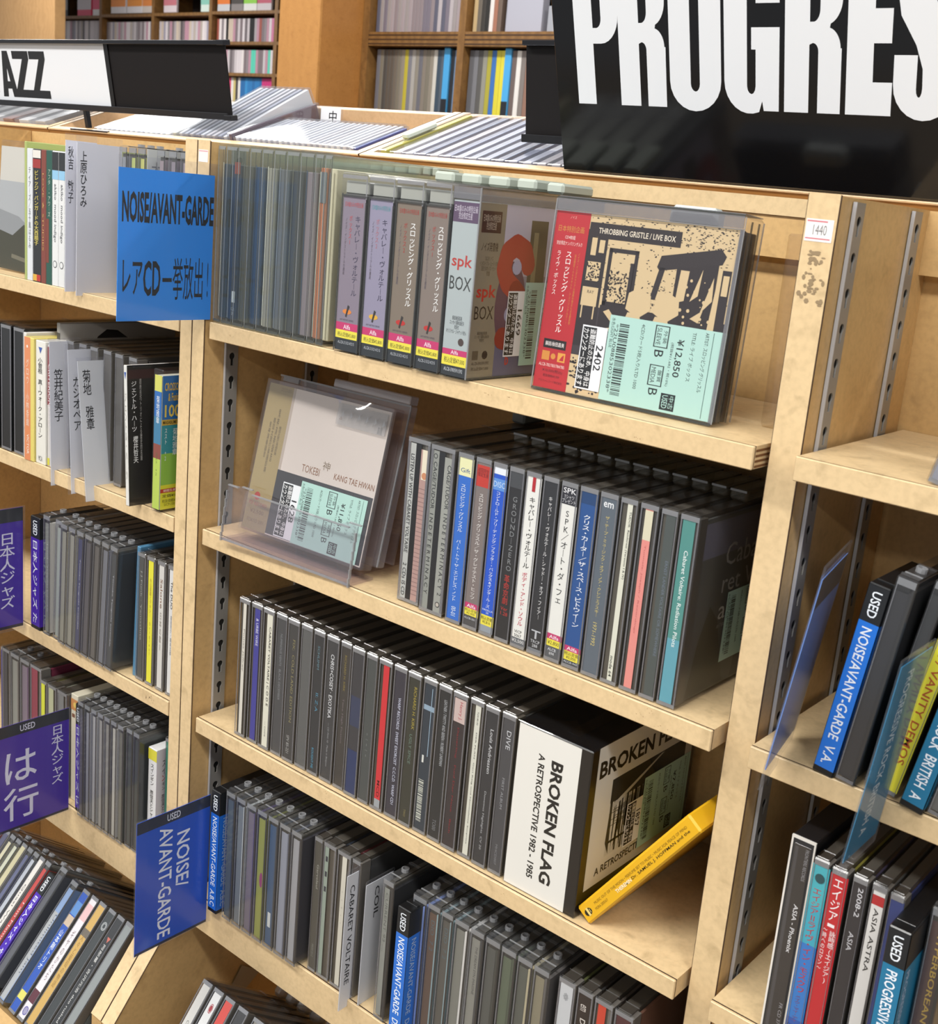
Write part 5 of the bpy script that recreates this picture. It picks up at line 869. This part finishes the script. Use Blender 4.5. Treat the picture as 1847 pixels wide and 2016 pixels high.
b = MB(); vs = [(-215.6, p.y, p.z) for p in tp_]; b.add(vs, [(0, 1, 2, 3)], mat('#a89c8c', .4)); tag(b.obj('tape_strip'), 'strip of greyish tape on the inner panel under the lowest middle shelf', 'tape')

# ---- tilted record bins on the top, behind the display bays
TB = math.radians(21); BY, BZ = 137, 63.2
for x0, x1, lab in ((-1250, -719, 'left'), (-717.5, -212.2, 'middle'), (-211.2, 330, 'right')):
    o = thing('top_bin', 'pale wooden open bin sloping up on top of the shelving, %s one' % lab, 'bin', x0, BY, BZ, rot=(TB, 0, 0))
    W_ = x1 - x0
    for nm_, q in (('front_rail', (0, W_, -1, 8, -2, 0)), ('side_rail', (0, 10, 8, 141, -34, 0)), ('side_rail', (W_ - 10, W_, 8, 141, -34, 0)), ('back_rail', (10, W_ - 10, 133, 141, -34, -1))):
        b = MB(); b.bbox(*q, TOPW, .5); b.obj(nm_, o)
    b = MB(); b.box(0, W_, -.2, 1.5, -18, -2.1, mat('#a8743c', .5)); b.obj('front_board', o)
    b = MB(); b.box(0, W_, 2, 141, -36, -34, WOODIN); b.obj('bin_floor', o)
    for q in ((W_ - .4, W_, -.8, 141, -1.9, .06), (10, 10.3, 8, 133, -.2, .06), (W_ - 10.3, W_ - 10, 8, 133, -.2, .06)):
        b = MB(); b.box(*q, EDGE); b.obj('seam', o)
rr = random.Random(4)
flat = {}
_n = {}
def nth(g):
    _n[g] = _n.get(g, -1) + 1; k = _n[g]
    return ORD[k] if k < len(ORD) else 'number %d' % (k + 1)
def top_disc(x, c, e, h0, ln, label, grp, t=9, y0=9, tilt=0):
    if grp: label += ', %s from the left' % nth(grp)
    o = thing('disc_case', label, 'CD case', x, BY, BZ, group=grp)
    o.rotation_euler = (Matrix.Rotation(TB, 4, 'X') @ Matrix.Rotation(tilt, 4, 'Y')).to_euler()
    k = (t, h0, ln, y0)
    if k not in flat:
        b = MB(); b.bbox(0, t - .6, y0, y0 + ln, -30, h0, clear('#f6f7fa', .09, .07, .05), .7); a = b.data('case')
        b = MB(); b.bbox(t * .2, t * .8, y0 + 2, y0 + ln - 3, -29, h0 - 1.2, BOOK, .4); flat[k] = (a, b.data('disc_sleeve'))
    a, b_ = flat[k]; link('case', a, o); p = link('disc_sleeve', b_, o); remat(p, [mat(c, .35)])
    return o
x = -640
while x < -505: top_disc(x, rr.choice(['#e6e8ec', '#dcdfe6', '#f0f0f0', '#c8ccd8']), None, 1, 118, 'white edged disc in the left part of middle top bin', 'white discs in the top bin', t=9); x += 9
o = top_disc(-500, '#c8c8b8', None, 3, 120, 'disc with a small grey lock block in the middle top bin', None, t=9)
b = MB(); b.bbox(0, 8, 52, 90, 3, 9, mat('#c4c6b8', .4), 1.2); b.obj('security_lock', o)
x = -489
pal = ['#d4d6dc', '#b9bcc6', '#e2e2e4', '#9a9cac', '#c8c4c8', '#a89ca4', '#dcdce2', '#a8aab8']
while x < -408:
    top_disc(x, rr.choice(pal), None, 1.5, 122, 'clear cased disc standing proud in the middle top bin', 'proud clear cases in the top bin', t=9, tilt=-.02).rotation_euler[0] += .15; x += 9
top_disc(-407, '#5c4450', None, 6, 120, 'dark plum disc at the right side of the proud clear cases', None, t=7)
x = -398
while x < -236: top_disc(x, rr.choice(['#e4e4e8', '#f0f0f0', '#d4d6dc', '#e2dcdc']), None, 3 + rr.uniform(-1, 0) * 0, 74, 'film wrapped white disc beside the top bin divider', 'film wrapped discs in the top bin', t=8); x += 8
top_disc(-232, '#3c4c94', None, 2, 72, 'film wrapped disc with a navy side, last before the bin divider', None, t=7)
o = top_disc(-198, '#cfc44c', None, 2.5, 122, 'disc case with a yellow edge, first in the right top bin', None, t=12)
b = MB(); b.bbox(1, 10, 40, 80, 2.6, 8, mat('#cfd4c4', .4), 1.4); b.obj('security_lock', o)
x = -183
while x < 70: top_disc(x, rr.choice(['#b4b8c6', '#9ca0b4', '#c8cad8', '#aeb8ba', '#d2ccd0', '#8a90a4']), None, 1.5, 122, 'clear cased disc lying in the right top bin', 'clear cases in the right top bin', t=14.5, tilt=-.03); x += 14.5
for k in range(14): top_disc(-1237 + k * 36, ['#d4d0cc', '#b8b4b0', '#e4e0dc', '#8c5a4a'][k % 4], None, 4, 110, 'pale disc case lying in the left top bin', 'pale cases in the left top bin', t=34)
q = [U(u, v, 1, 252) for u, v in ((632, 222), (672, 213), (680, 256))]
o = thing('divider_plate', 'small white card with bold black characters standing up from the top bin', 'divider', q[0].x, 252, 82)
W_ = q[1].x - q[0].x
b = MB(); b.box(-14, W_ + 2, 0, 1, -2, 30, SLEEVE); b.obj('clear_sleeve', o)
s = Sheet((0, -.1, 0), **SPINE); s.rect(0, W_, -2, 28, '#e6e6ea', 0); s.text('中', W_ * .42, W_ * .8, 14, 25, '#202024', 'h', 3); s.text('古', W_ * .42, W_ * .8, 1, 11, '#202024', 'h', 3); s.obj('card', o)

# ---- hanging sign holders
def holder(label, x0, x1, O, up, L, card=None):
    """black metal rail frame; O = its lower edge"""
    u_ = Vector(up).normalized(); n_ = Vector((1, 0, 0)).cross(u_)
    th = math.atan2(u_.y, u_.z)
    o = thing('sign_holder', label, 'sign holder', x0, O[1], O[2], rot=(-th, 0, 0)); W_ = x1 - x0
    m = mat('#17171b', .28); b = MB(); b.box(0, W_, 0, 1.5, 3, L - 3, mat('#100c0d', .6, .25)); b.obj('back_sheet', o)
    for nm_, z0, z1 in (('lower_rail', 0, 4.2), ('upper_rail', L - 4, L)):
        b = MB(); b.bbox(-.3, W_ + .3, -5.5, 1.9, z0, z1, m, .5); b.bbox(-.3, W_ + .3, -5.7, -4.3, z0 - .0, z1 + (2.2 if z0 == 0 else 0), m, .4); r = b.obj(nm_, o)
        b = MB(); b.bbox(W_ - 5, W_ + 6.5, -6.4, 2.4, z0 - .4, z1 + .5, m, .6); b.obj('end_cap', r)
    return o
uj = (0, -10.7, 58.9)
o = holder('long black rail sign holder with a white card, above the left bay', -960, -409.3, (0, 152, 85.5), (0, -13, 71.4), 73.5)
s = Sheet((550.7, -1.0, 2), **SPINE); K_ = 1.224; s.rect(-446 * K_ , -166 * K_, 1.5, 67.5, '#dfe1e6', 0, .35); s.rect(-167 * K_, -161 * K_, 1.5, 69, '#0f0f11', 1)
for ch_, a_, e_ in (('J', -377, -355), ('A', -348.5, -320.5), ('Z', -322, -292), ('Z', -292, -263.5)): [s.poly([(a_ * K_ + p * (e_ - a_) * K_, 8 + q_ * 51) for p, q_ in pl], '#1c1c1e', 3 + .3 * i) for i, pl in enumerate({
    'J': [[(.45, .2), (.45, 1), (1, 1), (1, .1), (.7, 0), (.2, 0), (0, .14), (0, .32), (.38, .32)]],
    'A': [[(0, 0), (.32, 0), (.60, 1), (.33, 1)], [(.68, 0), (1, 0), (.67, 1), (.40, 1)], [(.26, .18), (.74, .18), (.68, .34), (.32, .34)]],
    'Z': [[(0, 1), (.96, 1), (.96, .83), (.38, .17), (1, .17), (1, 0), (0, 0), (0, .17), (.58, .83), (0, .83)]]}[ch_])]
s.obj('card', o)
b = MB(); b.bbox(550.7 - 262, 550.7 - 255.5, -1, 4, -19, 1, mat('#17171b', .3), .6); b.obj('post', o)
b = MB(); b.box(550.7 - 262, 550.7 - 190, -19.5, -16.6, -21, -18, mat('#222024', .4)); b.obj('foot', o)
o = holder('black rail sign holder partly hidden behind the large black board', -62, 560, (0, 182, 85.5), (0, -11, 78), 79)
b = MB(); b.bbox(130, 135, 0, 4, -18, 1, mat('#17171b', .3), .6); b.obj('post', o)
th = math.atan2(-30.1, 96.3)
o = thing('sign_board', 'large glossy black board with huge white condensed capitals above the middle and right bays', 'sign', 15.2, 135.5, 64.3, rot=(-th, 0, 0)); o.scale = (1.208, 1.208, 1.208)
GB = mat('#0c0c0e', .12); b = MB(); b.bbox(0, 640, 0, 3, 0, 212, GB, .4); b.obj('board', o)
def arc(cx_, cy_, rx, ry, a0, a1, n=7): return [(cx_ + rx * math.cos(math.radians(a0 + (a1 - a0) * k / n)), cy_ + ry * math.sin(math.radians(a0 + (a1 - a0) * k / n))) for k in range(n + 1)]
def letter(ch):
    """outline and holes in a unit cell, width 1 x height 1"""
    if ch == 'P': return [[(0, 0), (.42, 0), (.42, .40)] + arc(.60, .58, .40, .18, -90, 0) + arc(.60, .84, .40, .16, 0, 90) + [(0, 1)]], [[(.42, .50)] + arc(.50, .56, .12, .06, -90, 0) + arc(.50, .84, .12, .05, 0, 90) + [(.42, .89)]]
    if ch == 'R': return [[(0, 0), (.44, 0), (.44, .40)] + arc(.50, .36, .10, .05, 90, 0)[0:] + [(.60, 0), (1, 0), (1, .38)] + arc(.72, .38, .26, .12, 0, 75) + arc(.70, .66, .30, .15, -70, 0) + arc(.62, .84, .38, .16, 0, 90) + [(0, 1)]], [[(.44, .53)] + arc(.50, .60, .12, .07, -90, 0) + arc(.50, .84, .12, .05, 0, 90) + [(.44, .89)]]
    if ch == 'O': return [arc(.5, .17, .5, .19, 180, 360, 12) + arc(.5, .83, .5, .19, 0, 180, 12)], [arc(.5, .155, .09, .05, 180, 360, 8) + arc(.5, .845, .09, .05, 0, 180, 8)]
    if ch == 'G': return [[(1, 0), (1, .50), (.50, .50), (.50, .37), (.58, .37), (.58, .15)] + arc(.50, .15, .08, .05, 0, -180, 6) + [(.42, .845)] + arc(.50, .845, .08, .05, 180, 0, 6) + [(.58, .64), (1, .64), (1, .82)] + arc(.5, .82, .5, .20, 0, 180, 12) + arc(.48, .18, .48, .20, 180, 290, 8) + [(.70, .06), (.73, 0)]], []
    if ch == 'E': return [[(0, 0), (1, 0), (1, .19), (.58, .19), (.58, .41), (.96, .41), (.96, .60), (.58, .60), (.58, .81), (1, .81), (1, 1), (0, 1)]], []
    if ch == 'S':
        low = [(0, .34), (.0, .17)] + arc(.5, .18, .5, .20, 180, 360, 12) + [(1, .30)] + arc(.62, .34, .38, .20, 0, 60, 5) + [(.62, .60), (.50, .68)]
        inner = arc(.55, .83, .11, .05, 200, 0, 6)
        o_ = [(0, .345), (.0, .18)] + arc(.5, .18, .5, .20, 180, 360, 12) + [(1, .26), (.94, .40), (.72, .56), (.56, .68), (.52, .80)] + arc(.57, .83, .05, .05, 180, 0, 6) + [(.62, .66), (1, .66), (1, .83)] + arc(.5, .82, .5, .20, 0, 180, 12) + [(0, .72), (.08, .56), (.34, .40), (.46, .27), (.47, .18)] + arc(.42, .16, .05, .05, 0, -180, 6)[0:] + [(.37, .345)]
        return [o_], []
    if ch == 'I': return [[(0, 0), (1, 0), (1, 1), (0, 1)]], []
    if ch == 'V': return [[(.3, 0), (.7, 0), (1, 1), (.6, 1), (.5, .3), (.4, 1), (0, 1)]], []
c = bpy.data.curves.new('letters', 'CURVE'); c.dimensions = '2D'; c.fill_mode = 'BOTH'; c.extrude = .00015
CAPB, CAPT = 41.2, 127.5
for ch, a0, a1 in (('P', 16.2, 47.6), ('R', 47.6, 79.4), ('O', 82.0, 115.3), ('G', 117.4, 150.8), ('R', 154.0, 186.2), ('E', 189.2, 214.0), ('S', 214.6, 247), ('S', 250, 283), ('I', 287, 301), ('V', 304, 338), ('E', 342, 368)):
    op = letter(ch)
    for spl_ in op[0] + op[1]:
        s_ = c.splines.new('POLY'); s_.points.add(len(spl_) - 1); s_.use_cyclic_u = True
        for k, (p, q_) in enumerate(spl_): s_.points[k].co = ((a0 + p * (a1 - a0)) * S, (CAPB + q_ * (CAPT - CAPB)) * S, 0, 1)
t_ = bpy.data.objects.new('k', c); me = bpy.data.meshes.new_from_object(t_); bpy.data.objects.remove(t_)
me.materials.clear(); me.materials.append(mat('#e2e4e8', .35)); l_ = link('lettering', me, o); l_.rotation_euler = (math.pi / 2, 0, 0); l_.location = (0, -.0002, 0)

# ------------------------------------------------------------------ the shop behind
fl = MB(); fl.box(-9000, 4000, -3000, 6500, -1455, -1450, mat('#8a7a66', .5)); tag(fl.obj('floor'), 'plain tan shop floor', None, None, 'structure')
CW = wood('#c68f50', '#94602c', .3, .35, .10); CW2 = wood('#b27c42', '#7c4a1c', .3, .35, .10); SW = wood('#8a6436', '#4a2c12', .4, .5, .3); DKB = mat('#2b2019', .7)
b = MB(); b.box(-9000, 3000, 4100, 4200, -1450, 2600, mat('#6a5640', .7)); tag(b.obj('wall_back'), 'brown wall behind the far shelves', None, None, 'structure')
xc = -2245
o = thing('column', 'varnished orange wooden column between the far shelf units', 'column', xc - 183, 1877, -1450)
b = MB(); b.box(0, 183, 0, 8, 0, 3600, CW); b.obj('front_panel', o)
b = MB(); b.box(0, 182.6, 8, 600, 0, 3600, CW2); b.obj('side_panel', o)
# DVD shelf
DY = 2050; dx0 = xc + 2
o = thing('wall_shelf', 'dark brown wooden wall shelf with striped plywood edges holding video cases', 'shelf unit', dx0, DY, -1450)
for k, x in enumerate((0, 396, 812, 1228)):
    b = MB(); b.box(x, x + 26, 0, 330, 0, 2600, SW); b.obj('upright', o)
for z in (249, 487, 735, 980, 10, -230):
    for k, x in enumerate((26, 422, 838)):
        thk = 40 if z == 487 else 16
        b = MB(); b.box(x, x + 370 + (20 if k else 0), 1, 330, z - thk - fo, z - fo, SW); p = b.obj('shelf', o)
        b = MB()
        for q_ in range(3): b.box(x, x + 370 + (20 if k else 0), .4, 1, z - thk + thk * (q_ + .3) / 3.2 - fo, z - thk + thk * (q_ + .6) / 3.2 - fo, mat('#3c2410', .6))
        b.obj('ply_stripe', p)
b = MB(); b.box(0, 1254, 330, 340, 0, 2600, DKB); b.obj('back', o)
_d = {}
def far(label, x, y, z, t, h, d, c, grp, cat='video case', nm='video_case', top=None, rough=.35, bl=None):
    k = (round(t), h, d, nm, bool(bl))
    if k not in _d:
        b = MB(); m0 = mat('#555555', .4); b.bbox(0, round(t) - .8, 0, d, 0, h, m0, 1.2)
        if bl: b.box(.5, round(t) - 1.3, -.6, 0, h * bl[0], h * bl[1], mat('#555556', .4))
        _d[k] = b.data(nm)
    o = bpy.data.objects.new(nm, _d[k]); col.objects.link(o); o.location = (x * S, y * S, z * S); remat(o, [mat(c, rough)] + ([mat(bl[2], .4)] if bl else []))
    if grp: label += ', %s from the left' % nth(grp)
    return tag(o, label, cat, grp)
rr = random.Random(9)
dim = ['#6d655c', '#837a70', '#5c554e', '#9a9187', '#4c4a48', '#7a7468', '#a39a90', '#6a6a72', '#8c8478']
seq1 = [rr.choice(dim) for _ in range(8)] + ['#b8ab3c', '#7c7c84', '#a8a4a0', '#8c867c'] + [rr.choice(dim) for _ in range(4)] + ['#c8c4bc', '#3c4c5c', '#55606c', None, '#282a30', '#6f8cae']
x = dx0 + 44
for k, c_ in enumerate(seq1):
    t_ = 15 if c_ else 24
    if c_: far('greyish video case spine, left far compartment', x, DY + 25, 250, 15, 190, 130, c_, 'video cases in the left far compartment')
    else: far('sky blue video case with black foot, left compartment of the far shelf', x, DY + 20, 250, 24, 196, 130, '#4aa0d8', None, bl=(0, .26, '#22242a'))
    x += t_
x = dx0 + 426
for k, c_ in enumerate(['#5c5c60', '#77777c', '#5a5856', '#8c8a80', '#a49c3c', '#3c6cb0', '#cfc43c', '#d8cc44', None, '#6a5c58', '#d8d4d0', '#7c7470', '#8a6a5c', '#5c6c90', '#4a4a4c', '#88807a', '#b0a8a0', '#5a5a5e', '#6e6862', '#a8a09a']):
    t_ = 17 if c_ else 24
    if c_: far('grey or coloured video case spine, right far compartment', x, DY + 25, 250, 17, 190, 130, c_, 'video cases in the right far compartment')
    else: far('sky blue video case with black foot, right compartment of the far shelf', x, DY + 20, 250, 24, 196, 130, '#4aa0d8', None, bl=(0, .26, '#22242a'))
    x += t_
x = dx0 + 34
while x < dx0 + 388: far('video case spine on the upper far brown shelf, left compartment', x, DY + 22, 488, 15, 190, 130, rr.choice(['#77707c', '#8c8084', '#6a6468', '#a09498', '#5c5c6c', '#989090', '#b0a8ac']), 'video cases on the upper far shelf'); x += 15
x = dx0 + 430
for c_ in ('#b8a078', '#6a6258', '#3c3834', '#2c2a28', '#d8d0cc', '#9c6c58', '#6a5a50'): far('video case spine on the upper far brown shelf, right compartment', x, DY + 22, 488, 15, 190, 130, c_, 'video cases on the upper right far shelf'); x += 15
o = far('face-out pale video box on the upper far shelf', x + 10, DY + 30, 488, 130, 190, 30, '#a8a8b4', None)
o = far('blue grey clear tray at the right of the upper far shelf', x + 160, DY + 30, 488, 150, 70, 60, '#9a9ca4', None)
x = dx0 + 30
while x < dx0 + 380: far('dark patterned case on the lowest visible far shelf', x, DY + 30, 11, 20, 190, 120, rr.choice(['#5a3430', '#3c3a44', '#7a5c4c', '#a09080', '#4a4c64']), 'cases on the low far shelf'); x += 20
# far CD shelves
FY = 3600; fx0 = -6720
o = thing('wall_shelf', 'dark brown far wall shelving crowded with disc spines at the upper left', 'shelf unit', fx0, FY, -1450)
for k, x in enumerate((0, 560, 1090, 1620, 2170, 2700)):
    b = MB(); b.box(x, x + 26, 0, 260, 0, 3600, SW); b.obj('upright', o)
lv = {0: (700, 845, 1010, 540, 370), 1: (690, 850, 1010, 525, 370), 2: (690, 852, 1010, 525, 370), 3: (392, 540, 700, 856, 1010), 4: (392, 540, 700, 856, 1010)}
for k in range(5):
    for z in lv[k]:
        b = MB(); b.box(26 + (0, 560, 1090, 1620, 2170)[k], (560, 1090, 1620, 2170, 2700)[k], 0, 258, z - 16 - fo, z - fo, SW); b.obj('shelf', o)
b = MB(); b.box(0, 2730, 258, 264, 0, 3600, DKB); b.obj('back', o)
rows = [(1, 690, 0, 1), (1, 525, 0, 1), (2, 690, 0, 1), (2, 525, 0, 1), (3, 700, 0, 1), (3, 540, 0, 1), (3, 392, 0, 1), (0, 700, .1, 1), (3, 856, .0, 1)]
palf = ['#a8a0a4', '#c4bcc0', '#8c8488', '#d4ccd0', '#6c6468', '#b4a8a0', '#9c98a8', '#e0d8d8', '#7c7074', '#b88c9c', '#5c5458', '#c8b8a8']
NM = {0: 'far left', 1: 'second', 2: 'third', 3: 'fourth'}
for (k, z, f0, f1) in rows[:8]:
    xa = fx0 + (0, 560, 1090, 1620)[k] + 34; xb = fx0 + (560, 1090, 1620, 2170)[k] - 8; x = xa
    while x < xb - 12:
        c_ = rr.choice(palf)
        if z == 392: c_ = rr.choice(['#2f7ab8', '#3a8cc8', '#2c6ca8']) if x > xa + (xb - xa) * .4 and x < xb - 120 else (('#c8387c') if x >= xb - 120 else rr.choice(['#4a4648', '#8c8484', '#c8406c', '#c8b878', '#e0dcd8']))
        if z == 540 and k == 3 and rr.random() < .07: c_ = '#5cc8b0'
        if z == 700 and k == 3: c_ = rr.choice(palf + ['#1c1c1e', '#c87a9c', '#1c1c1e', '#9c5448'])
        t_ = 20
        far('slim disc spine, %s far shelf column, row %s' % (NM[k], {690: 'two', 700: 'two', 525: 'three', 540: 'three', 392: 'four'}[z]), x, FY + 30, z, t_, 122 if z != 392 else 128, 120, c_, 'far disc spines column %s row %s' % (NM[k], {690: 'two', 700: 'two', 525: 'three', 540: 'three', 392: 'four'}[z]), 'CD case', 'disc_spine'); x += t_
for k, (u0, c_, c2) in enumerate(((102, '#c8c4cc', '#2c3c6c'), (112, '#3a3432', '#8a8684'), (152, '#d83a5c', '#c8c0c4'), (182, '#e0dcdc', '#d84a6c'), (218, '#d8d4d8', '#e08a3c'), (250, '#dcd8dc', '#e0903c'), (280, '#d4c8c0', '#e08a48'), (322, '#dccfd4', '#c87a84'), (395, '#d4e4dc', '#8cc8b8'), (428, '#c8c8cc', '#e07c3c'), (452, '#8a8484', '#4a4644'), (478, '#dcdcd8', '#8cc84c'), (505, '#c8c0c4', '#b8586c'))):
    x = XO(u0, FY + 20, 900); far('face-out far disc with a %s front, item %s of the top left display' % (('lilac', 'black', 'crimson', 'pink striped', 'orange sticker', 'amber sticker', 'peach', 'rose', 'mint', 'tangerine', 'charcoal', 'lime', 'ruby')[k], ORD[k]), x, FY + 22, 858 if u0 > 200 else 846, 150 if k in (2, 4, 5) else 120, 125, 14, c_, None, 'CD case', 'disc_case', bl=(.3, .8, c2))
b = MB(); px = U(108, 40, 1, 3000); o = thing('column', 'plain tan wooden panel at the far upper left corner', 'column', px.x - 900, 3000, -1450); b.box(0, 900, 0, 60, 0, 3600, wood('#a98458', '#7c5a34', .3, .5, .2)); b.obj('panel', o)
b = MB(); b.bbox(-2, 902, -3, 63, 3600, 3640, SW, 2); b.obj('cap', o)
# orange box and low counter pieces glimpsed behind the left bins
o = thing('case_box', 'orange brown box of discs behind the left bins', 'box', -980, 430, -1450)
b = MB(); b.box(0, 420, 0, 260, 0, 1490, wood('#b8743c', '#7c4a24', .2)); b.obj('body', o); b = MB(); b.bbox(40, 380, 20, 240, 1490, 1520, mat('#d8d4d0', .4), 3); b.obj('disc_stack', o)

# small scuffs and pencil marks on the wood
rr = random.Random(31)
def marks(pts, O, frame, cc, n=9, sp=3, r_=.5, nm='scuff_mark', label=None):
    s = Sheet(O, **frame)
    for a_, b_ in pts:
        for q in range(n): s.disc(a_ + rr.gauss(0, sp), b_ + rr.gauss(0, sp * .3), rr.uniform(.15, r_), cc, 1 + .1 * q, 5, rr.uniform(.1, r_ * .6))
    o = s.obj(nm, fix); o.location = (0, 0, -fo * S); return o
marks([(-281, -436)], (0, -15.7, 0), SPINE, '#4c3826', 16, 4, .7)
marks([(372, 4), (392, -14)], (0, 134.7, 0), SPINE, '#3c2c20', 10, 2, .9)
marks([(60, 8), (62, 2), (66, -4)], (304.0, 0, 0), FACE, '#8a6a48', 7, 3, .35)
marks([(60, -640), (52, -690)], (-216.4, 0, 0), FACE, '#4a3626', 6, 3, .9)
for k, z in enumerate(SH[:3]):
    for q in range(7): marks([(rr.uniform(-190, 270), z - rr.uniform(2, 11))], (0, -15.7, 0), SPINE, '#9c7f58', 4, 2.5, .5)
